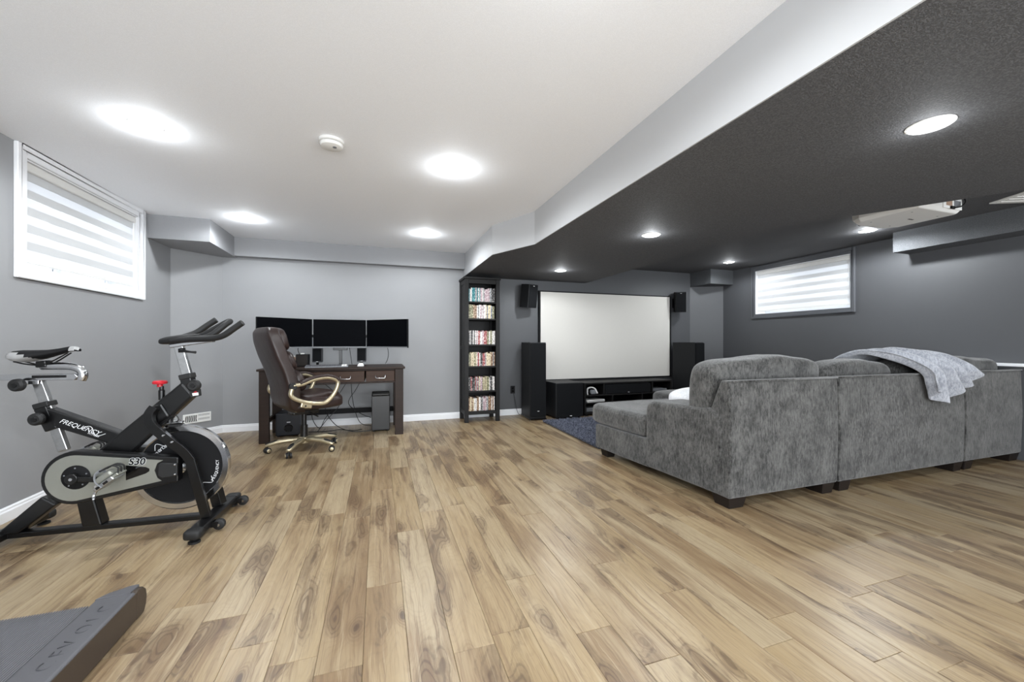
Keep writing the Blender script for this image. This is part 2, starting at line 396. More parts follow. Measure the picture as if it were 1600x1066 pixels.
r0 = math.ceil((XL+.052)/PW) - 1; r1 = int((XR+.052)/PW)
bmrest = new()
for row in range(r0, r1+1):
    x0 = max(-.052+row*PW, XL); x1 = min(-.052+(row+1)*PW, XR)
    off = joint.get(row, rng.uniform(0, PL)); yy = off - PL*math.ceil((off-YF)/PL)
    while yy < YB:
        a, b = max(yy, YF), min(yy+PL, YB); yy += PL
        if b-a < .03: continue
        cx, cy = (x0+x1)/2, (a+b)/2
        hidden = b < .62 or b < abs(cx)*.55-.2 or (cx > 2.25 and a > 1.9) or (cx < -.5 and b < 1.3)
        if hidden:
            box(bmrest, x0+.0005, x1-.0005, a+.0005, b-.0005, -.012, 0)
        else:
            me = full if (b-a > PL-.001 and x1-x0 > PW-.001) else plank_mesh(x1-x0, b-a)
            o = bpy.data.objects.new('plank', me); C.objects.link(o); o.parent = floor; o.location = (cx, cy, 0)
            if rng.random() < .5: o.rotation_euler = (0, 0, math.pi)
rest = obj('plank_field', bmrest, 'plank_wood_far', floor); rest['kind'] = 'stuff'

# windows
def window(name, X, y0, y1, z0, z1, s, framemat, hy0, hy1, hz0, hz1):
    # s = direction into the room along X
    bm = new()
    def ring(o, i, d0, d1):
        ya, yb, za, zb = o; yc, yd, zc, zd = i; xs = sorted((X+s*d0, X+s*d1))
        box(bm, *xs, ya, yc, za, zb); box(bm, *xs, yd, yb, za, zb); box(bm, *xs, yc, yd, za, zc); box(bm, *xs, yc, yd, zd, zb)
    ring((y0, y1, z0, z1), (y0+.032, y1-.032, z0+.032, z1-.032), 0, .024)
    ring((y0+.032, y1-.032, z0+.032, z1-.032), (hy0, hy1, hz0, hz1), 0, .014)
    w = struct(obj(name, bm, framemat, bevel=.004, seg=1))
    bm = new(); xs = sorted((X+s*.001, X-s*.20))                     # lining of the opening
    for q in ((hy0+.001, hy0+.010, hz0+.001, hz1-.001), (hy1-.010, hy1-.001, hz0+.001, hz1-.001), (hy0+.010, hy1-.010, hz0+.001, hz0+.010), (hy0+.010, hy1-.010, hz1-.010, hz1-.001)): box(bm, *xs, *q)
    obj('lining', bm, 'trim_white', w)
    bm = new(); xs = sorted((X-s*.20, X-s*.24))               # sash with centre mullion
    for q in ((hy0, hy0+.05, hz0, hz1), (hy1-.05, hy1, hz0, hz1), (hy0+.05, hy1-.05, hz0, hz0+.05), (hy0+.05, hy1-.05, hz1-.05, hz1), ((hy0+hy1)/2-.03, (hy0+hy1)/2+.03, hz0+.05, hz1-.05)): box(bm, *xs, *q)
    obj('sash', bm, 'trim_white', w)
    for q in ((hy0+.05, (hy0+hy1)/2-.03), ((hy0+hy1)/2+.03, hy1-.05)):
        bxo('pane', *sorted((X-s*.215, X-s*.221)), q[0], q[1], hz0+.05, hz1-.05, 'glass', w)
    return w
window('window_1', XL, 3.32, 4.75, 1.495, 2.343, 1, 'trim_white', 3.40, 4.67, 1.57, 2.27)
window('window_2', XR, 3.37, 4.84, 1.468, 2.285, -1, 'trim_dark', 3.43, 4.78, 1.53, 2.215)
def zebra(label, X, s, y0, y1, z0, z1, nb):
    t = thing('zebra_blind', label, 'blind', (X, (y0+y1)/2, z0))
    L = (y1-y0)/2; H = z1-z0
    bm = new(); box(bm, *sorted((-s*.075, -s*.008)), -L, L, H-.055, H); obj('headrail', bm, 'white_plastic', t, bevel=.008)
    top, bot = H-.055, .055; n = nb*2; h = (top-bot)/n
    for i in range(n):
        bm = new(); xa = -s*(.030 if i % 2 else .033); box(bm, *sorted((xa, xa-s*.0012)), -L+.003, L-.003, bot+i*h, bot+(i+1)*h)
        obj('solid_band' if i % 2 else 'sheer_band', bm, 'blind_solid' if i % 2 else 'blind_sheer', t)
    bm = new(); box(bm, *sorted((-s*.042, -s*.022)), -L+.003, L-.003, bot-.03, bot); obj('bottom_rail', bm, 'white_plastic', t, bevel=.004)
    tub('bead_chain', [(-s*.012, L-.02 if s > 0 else -L+.02, H-.03), (-s*.010, L-.02 if s > 0 else -L+.02, .1)], .002, 'white_plastic', t, 6)
    return t
zebra('white zebra roller blind in the window of the light grey wall', XL, 1, 3.412, 4.658, 1.582, 2.258, 5)
zebra('white zebra roller blind in the window of the charcoal wall', XR, -1, 3.442, 4.768, 1.542, 2.203, 5)

# recessed lamps
def lamp(x, y, z, label, k=1.0):
    t = thing('recessed_light', label, 'ceiling light', (x, y, z), 0, 'recessed ceiling lights')
    lat('trim_ring', [(.052, 0), (.080, 0), (.080, -.003), (.072, -.008), (.056, -.008), (.052, -.004), (.052, 0)], 'lamp_trim', t, 28)
    lat('lens', [(.0001, -.0065), (.03, -.0065), (.056, -.005), (.056, -.001), (.0001, -.001)], 'lamp_glow', t, 28)
    l = bpy.data.lights.new('recessed_light_beam', 'SPOT'); l.energy = LAMP_W*k; l.spot_size = R(172); l.spot_blend = .35; l.shadow_soft_size = .045; l.color = LAMP_C
    o = bpy.data.objects.new('bulb', l); C.objects.link(o); o.parent = t; o.location = (0, 0, -.012)
    l = bpy.data.lights.new('recessed_light_spill', 'POINT'); l.energy = LAMP_W*k*SPILL; l.shadow_soft_size = .03; l.color = LAMP_C
    o = bpy.data.objects.new('bulb_spill', l); C.objects.link(o); o.parent = t; o.location = (0, 0, -.06)
    return t
NEAR = {4.69: 'nearest the rear wall', 2.86: 'second out from the rear wall', 1.0: 'third out from the rear wall', -.9: 'fourth out from the rear wall'}
for y, w in NEAR.items():
    lamp(-1.28, y, ZC, 'white ceiling light on the window side, '+w)
    lamp(.51, y, ZC, 'white ceiling light on the beam side, '+w)
    lamp(2.26, y+.06, ZS, 'light in the low dark soffit, '+w, .9 if y > 2 else .5)
for y, w, k_ in ((4.67, 'nearest the projection screen wall', .85), (2.87, 'close to the projector', 1.6), (1.0, 'behind the sofa', .8)):
    lamp(5.02, y, ZU, 'round light in the raised dark ceiling, '+w, k_)
t = thing('smoke_detector', 'round white smoke detector on the white ceiling', 'smoke detector', (-.28, 2.709, ZC))
lat('base', [(.0001, 0), (.072, 0), (.072, -.014), (.066, -.018), (.0001, -.018)], 'white_plastic', t, 32)
lat('sensor_slot', [(.0001, -.018), (.060, -.018), (.060, -.023), (.0001, -.023)], 'black_matte', t, 32)
lat('cover', [(.066, -.022), (.068, -.026), (.062, -.040), (.045, -.047), (.0001, -.049)], 'white_plastic', t, 32)
lat('test_button', [(.0001, -.049), (.012, -.049), (.012, -.052), (.0001, -.053)], 'grey_plastic', t, 16, at=(.02, -.02, .002))
t = thing('air_register', 'flat white square register in the raised dark ceiling', 'vent', (5.075, 1.722, ZU), R(-25))
bm = new(); box(bm, -.15, .25, -.20, .20, -.012, 0); obj('frame', bm, 'white_paint', t, bevel=.003)
for i in range(6):
    bm = new(); bar(bm, (-.12, -.15+i*.06, -.014), (.22, -.15+i*.06, -.014), .03, .006); obj('louver', bm, 'white_plastic', t)

# wall register low on the angled corner wall
reg = thing('wall_register', 'white slotted register low on the angled corner wall behind the exercise bike', 'vent', (-1.973, 5.463, .17), R(45))
bm = new(); box(bm, -.14, .14, -.012, 0, 0, .108); obj('faceplate', bm, 'white_paint', reg, bevel=.006)
for i in range(7):
    bm = new(); x = -.115+i*.0165; tube(bm, spl([(x+.004, -.013, .018), (x-.002, -.0135, .050), (x+.006, -.013, .088)], 4), .004, 6); obj('slot', bm, 'black_matte', reg)
for r_ in range(2):
    for i in range(8):
        bm = new(); x = .012+i*.0145; z = .028+r_*.045; bar(bm, (x, -.0125, z), (x+.003, -.0125, z+.022), .005, .003, (0, 1, 0)); obj('slot', bm, 'grey_plastic', reg)
# black outlet on the charcoal wall
t = thing('wall_outlet', 'black wall outlet on the charcoal wall beside the tower speaker', 'outlet', (1.902, YB, .377))
bm = new(); box(bm, -.035, .035, -.007, 0, -.057, .057); obj('cover_plate', bm, 'black_matte', t, bevel=.003)
for z in (-.02, .02): lat('socket', [(.0001, -.007), (.016, -.007), (.016, -.010), (.0001, -.010)], 'black_gloss', t, 14, 'y', (0, 0, z))
tub('speaker_wire', spl([(1.91, 5.645, .34), (1.93, 5.62, .2), (1.97, 5.61, .03), (2.02, 5.58, .01)]), .003, 'cable_black')
tag(bpy.data.objects['speaker_wire'], 'thin black wire running down from the black outlet', 'cable')

# ================================================================== EXERCISE BIKE
bike = thing('exercise_bike', 'black spin bike with chrome flywheel rim and silver chain guard', 'exercise bike', (-.937, 2.853, 0), R(-3))
def stab(x, name):
    bm = new(); box(bm, x-.037, x+.037, -.245, .245, .032, .072); s = obj(name, bm, 'black_paint', bike, bevel=.008)
    for e in (-1, 1):
        bm = cushion(.084, .07, .052, 4, 5); bmesh.ops.translate(bm, verts=bm.verts, vec=(x, e*.262, .052)); obj('end_cap', bm, 'black_rubber', s, True)
        lat('leveling_foot', [(.0001, 0), (.028, 0), (.028, .010), (.010, .016), (.010, .034), (.0001, .034)], 'black_rubber', s, 16, at=(x, e*.255, 0))
    return s
fs = stab(0, 'front_stabilizer'); stab(-.985, 'rear_stabilizer')
for yy in (-.125, .235):
    bm = new(); bar(bm, (.02, yy-.018, .045), (.066, yy-.018, .040), .006, .03); bar(bm, (.02, yy+.018, .045), (.066, yy+.018, .040), .006, .03); obj('wheel_bracket', bm, 'black_paint', bike)
    w = lat('transport_wheel', [(.0001, -.014), (.022, -.014), (.030, -.010), (.030, .010), (.022, .014), (.0001, .014)], 'black_rubber', bike, 20, 'y', (.068, yy, .037))
    lat('wheel_bolt', [(.0001, -.018), (.008, -.018), (.008, .018), (.0001, .018)], 'chrome', w, 10, 'y', (.068, yy, .037))
def slab(name, poly, w, mat, parent, y=0, bev=.008):
    bm = new(); prism(bm, poly, y-w/2, y+w/2, 'y'); return obj(name, bm, mat, parent, bevel=bev)
slab('bottom_rail', [(-.96, .034), (-.96, .064), (-.03, .064), (-.03, .034)], .055, 'black_paint', bike, 0, .005)
slab('rear_leg', [(-1.0, .06), (-.90, .06), (-.735, .20), (-.80, .25)], .075, 'black_paint', bike)
slab('mid_post', [(-.655, .23), (-.575, .23), (-.535, .062), (-.625, .062)], .07, 'black_paint', bike)
top = slab('top_tube', [(-.79, .738), (-.772, .728), (-.44, .567), (-.50, .512), (-.762, .628)], .062, 'black_paint', bike, 0, .012)
slab('main_tube', [(-.157, .858), (-.094, .775), (-.40, .45), (-.56, .48)], .075, 'black_paint', bike, 0, .014)
bm = new(); bar(bm, (-.812, 0, .735), (-.762, 0, .608), .062, .058, (1, 0, 0)); obj('seat_sleeve', bm, 'black_paint', bike, bevel=.006)
bm = new(); bar(bm, (-.838, 0, .885), (-.722, 0, .487), .030, .046, (1, 0, 0)); obj('seat_post', bm, 'steel_worn', bike, bevel=.004)
bm = new(); bar(bm, (-.811, 0, .760), (-.803, 0, .732), .070, .068, (1, 0, 0)); obj('seat_collar', bm, 'black_rubber', bike, bevel=.005)
def knob(x, z, y0, dx=0):
    k_ = lat('clamp_knob', [(.0001, y0-.045), (.024, y0-.045), (.033, y0-.036), (.034, y0-.016), (.022, y0-.006), (.014, y0), (.0001, y0)], 'black_rubber', bike, 20, 'y', (x, 0, z))
    lat('knob_cap', [(.0001, y0-.048), (.012, y0-.048), (.014, y0-.044), (.0001, y0-.043)], 'black_paint', k_, 14, 'y', (x, 0, z))
    lat('threaded_pin', [(.007, y0-.005), (.007, .0), (.0001, .0)], 'chrome', k_, 10, 'y', (x, 0, z)); return k_
knob(-.802, .676, -.035); knob(-.885, .861, -.032); knob(-.085, .836, -.035)
bm = new(); bar(bm, (-.86, -.02, .872), (-.815, -.02, .872), .02, .022); obj('knob_bracket', bm, 'chrome', bike, bevel=.003)
# sliding seat rail with the curved carrier
slab('seat_slider', [(-1.03, .884), (-1.03, .916), (-.665, .914), (-.652, .898), (-.665, .878)], .042, 'chrome', bike, 0, .004)
slab('slider_insert', [(-.85, .893), (-.85, .909), (-.70, .908), (-.70, .894)], .046, 'black_paint', bike, 0, .002)
bm = new(); tube(bm, spl([(-.648, 0, .878), (-.640, 0, .905), (-.652, 0, .935), (-.690, 0, .953), (-.75, 0, .957), (-.82, 0, .957)], 6), [.021]*31, 12); obj('seat_carrier', bm, 'chrome', bike, True)
slab('rail_end', [(-1.045, .876), (-1.045, .924), (-1.02, .924), (-1.02, .876)], .052, 'black_rubber', bike, 0, .004)
slab('saddle_clamp', [(-.835, .950), (-.835, .985), (-.79, .99), (-.785, .952)], .05, 'black_paint', bike, 0, .006)
# saddle loft
def saddle(x0, x1, grow=0.0):
    st = [(-.930, .045, 1.012, 1.030), (-.925, .068, .995, 1.040), (-.910, .084, .988, 1.046), (-.88, .088, .982, 1.046), (-.84, .080, .992, 1.046), (-.79, .054, 1.005, 1.048), (-.74, .036, 1.022, 1.056), (-.70, .027, 1.036, 1.066), (-.67, .022, 1.040, 1.064), (-.655, .012, 1.042, 1.054)]
    bm = new(); rings = []; N = 16
    import bisect
    xs = [s[0] for s in st]; n = 18
    for i in range(n+1):
        x = x0+(x1-x0)*i/n; j = max(0, min(len(st)-2, bisect.bisect(xs, x)-1)); f = (x-xs[j])/(xs[j+1]-xs[j])
        w, zb, zt = [st[j][q]*(1-f)+st[j+1][q]*f for q in (1, 2, 3)]; w += grow; zb -= grow; zt += grow
        ring = []
        for k2 in range(N):
            a = 2*math.pi*k2/N; c, s_ = math.cos(a), math.sin(a)
            c = math.copysign(abs(c)**.7, c); s_ = math.copysign(abs(s_)**.7, s_)
            zz = (zt+zb)/2 + s_*(zt-zb)/2 + (.0 if s_ < 0 else -.010*(abs(c)**3))
            ring.append(bm.verts.new((x, c*w, zz)))
        rings.append(ring)
    for a, b in zip(rings, rings[1:]):
        for j in range(N): bm.faces.new((a[j], a[(j+1) % N], b[(j+1) % N], b[j]))
    bm.faces.new(rings[0]); bm.faces.new(rings[-1]); return bm
sd = obj('saddle', saddle(-.929, -.656), 'black_matte', bike, True)
bm = saddle(-.9295, -.80, .0015)
bmesh.ops.delete(bm, geom=[f for f in bm.faces if f.calc_center_median().z > 1.030 - max(0, f.calc_center_median().x+.87)*.55], context='FACES'); obj('tail_panel', bm, 'saddle_grey', sd, True)
bm = saddle(-.69, -.653, .0018); bmesh.ops.delete(bm, geom=[f for f in bm.faces if f.calc_center_median().z < 1.045], context='FACES'); obj('nose_panel', bm, 'saddle_grey', sd, True)
for s in (-1, 1): tub('saddle_rail', spl([(-.92, s*.03, .985), (-.86, s*.022, .968), (-.79, s*.022, .970), (-.70, s*.012, 1.03)], 5), .004, 'black_paint', sd, 8)
# handlebar assembly
bm = new(); bar(bm, (-.186, 0, 1.068), (-.142, 0, .888), .030, .046, (1, 0, 0)); obj('handlebar_post', bm, 'steel_worn', bike, bevel=.004)
bm = new(); bar(bm, (-.147, 0, .902), (-.140, 0, .872), .070, .062, (1, 0, 0)); obj('handlebar_collar', bm, 'black_rubber', bike, bevel=.005)
bm = new(); bar(bm, (-.143, 0, .878), (-.128, 0, .80), .062, .056, (1, 0, 0)); obj('handlebar_sleeve', bm, 'black_paint', bike, bevel=.006)
bm = new(); bar(bm, (-.225, 0, 1.066), (-.010, 0, 1.102), .05, .022); obj('handlebar_slide', bm, 'chrome', bike, bevel=.004)
bm = new(); bar(bm, (-.155, -.02, 1.045), (-.155, -.055, 1.04), .022, .022); tube(bm, [(-.155, -.05, 1.04), (-.10, -.06, 1.032), (-.075, -.062, 1.030)], [.008, .006, .008], 8); obj('adjust_lever', bm, 'black_rubber', bike, True)
bm = cushion(.20, .13, .046, 3.2, 8, lambda c: Vector((c.x, c.y*(1-.25*(c.x < 0)*abs(c.x)/.1), c.z+c.x*.16))); bmesh.ops.translate(bm, verts=bm.verts, vec=(-.180, 0, 1.108)); hb = obj('handlebar', bm, 'black_rubber', bike, True)
tub('grip_bar', spl([(-.20, -.045, 1.10), (-.09, -.07, 1.108), (.02, -.105, 1.112), (.085, -.12, 1.128), (.14, -.128, 1.168), (.188, -.135, 1.204)], 5), .0178, 'black_rubber', hb, 12)
tub('grip_bar', spl([(-.23, .045, 1.10), (-.19, .07, 1.122), (-.135, .085, 1.148), (-.085, .095, 1.19), (-.035, .10, 1.230)], 5), .0178, 'black_rubber', hb, 12)
tub('loop_bar', spl([(-.16, .04, 1.112), (-.09, .045, 1.13), (.0, .04, 1.185), (.05, .03, 1.213), (.075, .0, 1.216), (.062, -.03, 1.195), (.01, -.045, 1.142), (-.04, -.045, 1.116), (-.12, -.03, 1.108)], 5), .0172, 'black_rubber', hb, 12)
slab('warning_tag', [(-.115, .808), (-.066, .812), (-.062, .772), (-.108, .764)], .03, 'black_rubber', bike, -.035, .003)
slab('tag_label', [(-.098, .790), (-.068, .794), (-.066, .778), (-.095, .774)], .002, 'white_paint', bike, -.051, 0)
slab('tag_triangle', [(-.094, .792), (-.072, .795), (-.080, .804)], .002, 'red_plastic', bike, -.051, 0)
# resistance knob and brake
lat('resistance_stem', [(.0001, 0), (.015, 0), (.015, .055), (.011, .06), (.011, .08), (.0001, .08)], 'black_paint', bike, 14, at=(-.272, 0, .752))
kb_ = lat('resistance_knob', [(.0001, 0), (.014, 0), (.014, .014), (.034, .018), (.036, .028), (.030, .036), (.0001, .039)], 'red_plastic', bike, 24, at=(-.280, 0, .828))
lat('brake_stem', [(.0001, 0), (.014, 0), (.014, .09), (.0001, .09)], 'black_paint', bike, 12, at=(-.232, 0, .610))
bm = new(); bar(bm, (-.275, 0, .607), (-.165, 0, .617), .035, .010); obj('brake_lever', bm, 'chrome', bike, bevel=.003)
bm = new(); box(bm, -.235, -.175, -.02, .02, .592, .606); obj('brake_pad', bm, 'black_rubber', bike, bevel=.003)
tub('brake_cable', spl([(-.225, -.02, .68), (-.19, -.02, .66), (-.18, -.02, .635), (-.19, -.02, .62)], 5), .003, 'cable_black', bike, 6)
# flywheel
FC = (-.170, 0, .352)
fw = lat('flywheel', [(.0001, -.010), (.212, -.010), (.212, .010), (.0001, .010)], 'black_matte', bike, 56, 'y', FC)
lat('rim', [(.208, -.012), (.214, -.018), (.242, -.018), (.248, -.012), (.248, .012), (.242, .018), (.214, .018), (.208, .012), (.208, -.012)], 'chrome', fw, 64, 'y', FC)
lat('axle_hub', [(.0001, -.09), (.020, -.09), (.020, -.04), (.035, -.03), (.035, .03), (.020, .04), (.020, .09), (.0001, .09)], 'chrome', fw, 20, 'y', FC)
def bikemtx(x, y, z, ang): return Matrix.Translation((x, y, z)) @ Matrix.Rotation(-ang, 4, 'Y') @ Matrix.Rotation(R(90), 4, 'X')
def wave(name, cx, cz, y, ang, amp, L, parent):
    pts = []
    for i in range(25):
        u = -1+2*i/24; a_ = amp*math.sin(math.pi*u*1.15)*(1-.25*abs(u)); px, pz = u*L/2, -a_
        pts.append((cx+px*math.cos(ang)-pz*math.sin(ang), y, cz+px*math.sin(ang)+pz*math.cos(ang)))
    return tub(name, pts, .0015, 'decal_white', parent, 6)
for ang, rad in ((R(126), .168), (R(-38), .168)):
    cx, cz = FC[0]+rad*math.cos(ang), FC[2]+rad*math.sin(ang)
    turn = ang-R(90) if ang > 0 else ang+R(90)
    wave('flywheel_wave', cx, cz, -.0115, turn, .022, .085, fw)
for body, a0, sgn, rad in (('FREQUENCY', -30, 1, .185), ('FREQUENCY', 112, 1, .150)):
    for i, ch in enumerate(body):
        a = R(a0 + sgn*(i*4.6)); x, z = FC[0]+rad*math.cos(a), FC[2]+rad*math.sin(a)
        text_mesh('flywheel_letter', ch, .022, 'decal_white', fw, bikemtx(x, -.0112, z, a+R(90)), .0004)
# fork legs holding the wheel
for s in (-1, 1):
    bm = new()
    pts = spl([(-.275, s*.060, .715), (-.292, s*.075, .675), (-.278, s*.085, .622), (-.21, s*.088, .545), (-.130, s*.088, .468), (-.092, s*.088, .415)], 5) + [Vector((-.012, s*.088, .075))]
    tube(bm, pts, .040, 4, True, .72)
    f_ = obj('fork_leg', bm, 'black_paint', bike, bevel=.006)
    for q in ((-.205, .565), (-.165, .525)) if s < 0 else ():
        lat('fork_bolt', [(.0001, s*.128), (.006, s*.127), (.008, s*.118), (.0001, s*.116)], 'chrome', f_, 10, 'y', (q[0], 0, q[1]))
slab('head_plate', [(-.30, .72), (-.25, .735), (-.21, .66), (-.27, .62)], .10, 'black_paint', bike, 0, .01)
# chain guard
def guard_outline(r, top_r, bot_r, xr, cx=-.603, cz=.3625):
    p = [(cx+r*math.cos(a), cz+r*math.sin(a)) for a in [R(80)+R(205)*i/22 for i in range(23)]]
    return p + [(xr, bot_r), (xr, top_r)]
cg = slab('chain_guard', guard_outline(.142, .437, .300, -.135), .055, 'black_paint', bike, -.095, .006)
face = slab('guard_face', [(-.603+.122*math.cos(a), .3625+.122*math.sin(a)) for a in [R(80)+R(205)*i/22 for i in range(23)]] + [(-.212, .312), (-.232, .330), (-.245, .372), (-.232, .412), (-.205, .427)], .003, 'guard_silver', cg, -.1235, 0)
slab('guard_window', [(-.375, .412), (-.285, .396), (-.268, .385), (-.268, .372), (-.285, .360), (-.375, .330)], .003, 'black_gloss', cg, -.1245, 0)
slab('adjust_cover', [(-.225, .405), (-.21, .415), (-.135, .405), (-.135, .335), (-.21, .328), (-.228, .345)], .012, 'black_rubber', cg, -.126, .004)
for q in ((-.145, .40), (-.145, .345)): lat('guard_bolt', [(.0001, -.137), (.005, -.136), (.007, -.130), (.0001, -.130)], 'chrome', cg, 10, 'y', (q[0], 0, q[1]))
hubc = (-.594, 0, .366)
lat('crank_cover', [(.0001, -.128), (.060, -.128), (.066, -.124), (.066, -.12), (.0001, -.12)], 'black_matte', cg, 28, 'y', hubc)
for i in range(5):
    a = R(20+72*i); lat('cover_screw', [(.0001, -.1295), (.004, -.1295), (.004, -.127), (.0001, -.127)], 'grey_plastic', cg, 8, 'y', (hubc[0]+.05*math.cos(a), 0, hubc[2]+.05*math.sin(a)))
for s, ex, ez in ((-1, -.432, .346), (1, -.756, .386)):
    bm = new(); y = s*.150; bar(bm, (hubc[0], y, hubc[2]), (ex, y, ez), .016, .026); lathe(bm, [(.0001, y-.012), (.028, y-.012), (.028, y+.012), (.0001, y+.012)], 20, 'y', hubc); lathe(bm, [(.0001, y-.009), (.017, y-.009), (.017, y+.009), (.0001, y+.009)], 14, 'y', (ex, 0, ez))
    ca = obj('crank_arm', bm, 'black_paint', bike, bevel=.003)
    lat('crank_bolt', [(.0001, y+s*.014), (.008, y+s*.014), (.008, y+s*.010), (.0001, y+s*.010)], 'chrome', ca, 10, 'y', hubc)
    pc = (ex+.01, y+s*.065, ez+.03)
    pd = tub('pedal_spindle', [(ex, y, ez), (ex, pc[1]+s*.04, ez+.0)], .007, 'chrome', bike, 8)
    bm = new(); T = Matrix.Translation((ex+.032, pc[1], ez+.010)) @ Matrix.Rotation(R(-38), 4, 'Y')
    box(bm, -.050, .050, -.042, .042, -.011, .011, T); obj('pedal_body', bm, 'steel_worn', pd, bevel=.004)
    for hx in (-.025, .012):
        bm = new(); box(bm, hx-.012, hx+.012, -.0435, .0435, -.006, .006, T); obj('pedal_slot', bm, 'black_gloss', pd)
    bm = new(); box(bm, .040, .074, -.036, .036, -.004, .010, T); obj('pedal_plate', bm, 'guard_silver', pd, bevel=.003)
    # toe cage and straps
    bm = new()
    for yy in (-.028, .0, .028): tube(bm, [T @ Vector(p) for p in spl([(.070, yy, .004), (.088, yy*.8, .028), (.070, yy*.7, .055), (.020, yy, .064)], 5)], .0042, 6)
    obj('toe_cage', bm, 'black_rubber', pd, True)
    bm = new(); tube(bm, [T @ Vector(p) for p in spl([(-.012, -.046, -.010), (-.012, -.050, .03), (.0, -.03, .062), (.006, .02, .066), (-.01, .048, .035), (-.012, .046, -.010)], 5)], .0085, 6, True, .25); obj('pedal_strap', bm, 'grey_plastic', pd)
    bm = new(); tube(bm, [T @ Vector(p) for p in spl([(-.050, 0, .0), (-.085, .004, -.008), (-.105, .0, -.030)], 5)], [.010, .008, .006, .005, .006, .008, .006, .007, .006, .005, .006], 6); obj('toe_clip', bm, 'chrome', pd)
    bm = new(); box(bm, -.03, .055, -.030, .030, .012, .046, T); obj('shoe_cleat', bm, 'guard_silver', pd, bevel=.012, seg=3)
# lettering
text_mesh('model_lettering', 'S30', .052, 'decal_white', cg, bikemtx(-.325, -.1262, .428, R(-3)), .0004, .15, .0028)
text_mesh('model_lettering', 'S30', .052, 'black_gloss', cg, bikemtx(-.325, -.1270, .428, R(-3)), .0006, .15, .0012)
tb = R(-25)
text_mesh('brand_lettering', 'FREQUENCY', .034, 'decal_white', top, bikemtx(-.635, -.0318, .618, tb), .0004, .35)
text_mesh('brand_lettering', 'FITNESS', .016, 'decal_white', top, bikemtx(-.575, -.0318, .572, tb), .0004, .2)
wave('brand_wave', -.575, .592, -.0320, tb, .021, .115, top)

# ================================================================== TREADMILL (tail end in view)
tm = thing('treadmill', 'grey and brown treadmill tail with ribbed deck on the floor', 'treadmill', (-1.30, 1.2, 0))
# local = world - (-1.30, 1.2)
bm = new(); prism(bm, [(-.78, .030), (-.78, .085), (.735, .085), (.735, .030)], -.30, .30, 'x'); obj('deck', bm, 'black_matte', tm)
bm = new(); prism(bm, [(-.74, .086), (-.74, .098), (.700, .098), (.735, .088), (.742, .07), (.735, .05), (.70, .05), (.70, .086)], -.27, .272, 'x'); belt = obj('running_belt', bm, 'tread_dark', tm)
bm = new(); i = 0
xx = -.268
while xx < .270:
    box(bm, xx, xx+.0035, -.74, .722, .0975, .0996); xx += .0078
rb = obj('belt_ribs', bm, 'tread_rib', belt); rb['kind'] = 'stuff'
for s in (1, -1):
    xo = .402*s; xi = .272*s
    bm = new(); prism(bm, [(xi*1.0, .096), (xi+s*.012, .112), (xo-s*.006, .117), (xo, .112), (xo, .012), (xi, .03)], -.78, .735, 'y'); rl = obj('side_rail', bm, 'tread_grey', tm, bevel=.004)
    bm = new(); box(bm, *sorted((xo, xo+s*.002)), -.78, .735, .010, .110); obj('side_skirt', bm, 'tread_brown', rl)
    bm = new(); prism(bm, [(.735, .004), (.735, .113), (.755, .116), (.785, .110), (.806, .090), (.812, .060), (.806, .030), (.79, .004)], *sorted((xo-s*.018, xo+s*.003)), 'x'); obj('end_cap', bm, 'tread_brown', tm, bevel=.006)
    bm = new(); prism(bm, [(xi+s*.004, .735), (xo-s*.019, .735), (xo-s*.019, .806), (xo-s*.05, .800), (xi+s*.03, .770)], .02, .1135, 'z'); obj('cap_shoulder', bm, 'tread_grey', tm, bevel=.005)
    if s > 0:
        for ch, yy in zip('CEVOIC', (1.579, 1.632, 1.674, 1.744, 1.792, 1.852)):
            text_mesh('embossed_letter', ch, .060, 'tread_emboss', rl, Matrix.Translation((-.948+1.30, yy-1.2, .1150)) @ Matrix.Rotation(R(2.3), 4, 'Y') @ Matrix.Rotation(R(90), 4, 'Z'), .0012, 0, -.0012)
bm = new(); prism(bm, [(-1.10, .01), (-1.10, .12), (-1.02, .22), (-.84, .22), (-.74, .13), (-.74, .01)], -.40, .40, 'x'); obj('motor_hood', bm, 'tread_brown', tm, bevel=.02, seg=3)
for s in (-1, 1):
    bm = new(); bar(bm, (s*.37, -.90, .02), (s*.37, -1.02, 1.15), .06, .08, (0, 1, 0)); obj('upright', bm, 'tread_dark', tm, bevel=.01)
bm = new(); prism(bm, [(-1.08, 1.10), (-1.12, 1.32), (-1.06, 1.34), (-.92, 1.12)], -.40, .40, 'x'); obj('console', bm, 'tread_brown', tm, bevel=.015)
for s in (-1, 1): tub('handrail', [(s*.37, -1.0, 1.08), (s*.37, -.62, 1.0)], .018, 'black_rubber', tm)

# ================================================================== DESK
DX0, DX1, DY0, DY1, DZ = -1.215, .275, 4.88, 5.50, .80
dk = thing('writing_desk', 'dark brown wooden desk with two front drawers and square legs', 'desk', (0, 0, 0)); dk.location = ((DX0+DX1)/2, DY0, 0)
ox, oy = dk.location.x, dk.location.y
def D(name, x0, x1, y0, y1, z0, z1, mat='desk_wood', parent=dk, bevel=.003): return bxo(name, x0-ox, x1-ox, y0-oy, y1-oy, z0, z1, mat, parent, bevel)
D('tabletop', DX0-.02, DX1+.02, DY0-.02, DY1+.02, .775, DZ, bevel=.006)
LG = .095
for x in (DX0, DX1-LG):
    D('leg', x, x+LG, DY0, DY0+.055, 0, .775); D('leg', x, x+LG, DY1-.055, DY1, 0, .775)
    D('side_apron', x+.03, x+.055, DY0+.055, DY1-.055, .625, .775)
    D('side_stretcher', x+.03, x+.06, DY0+.055, DY1-.055, .19, .24)
D('back_apron', DX0+LG, DX1-LG, DY1-.045, DY1-.02, .625, .775)
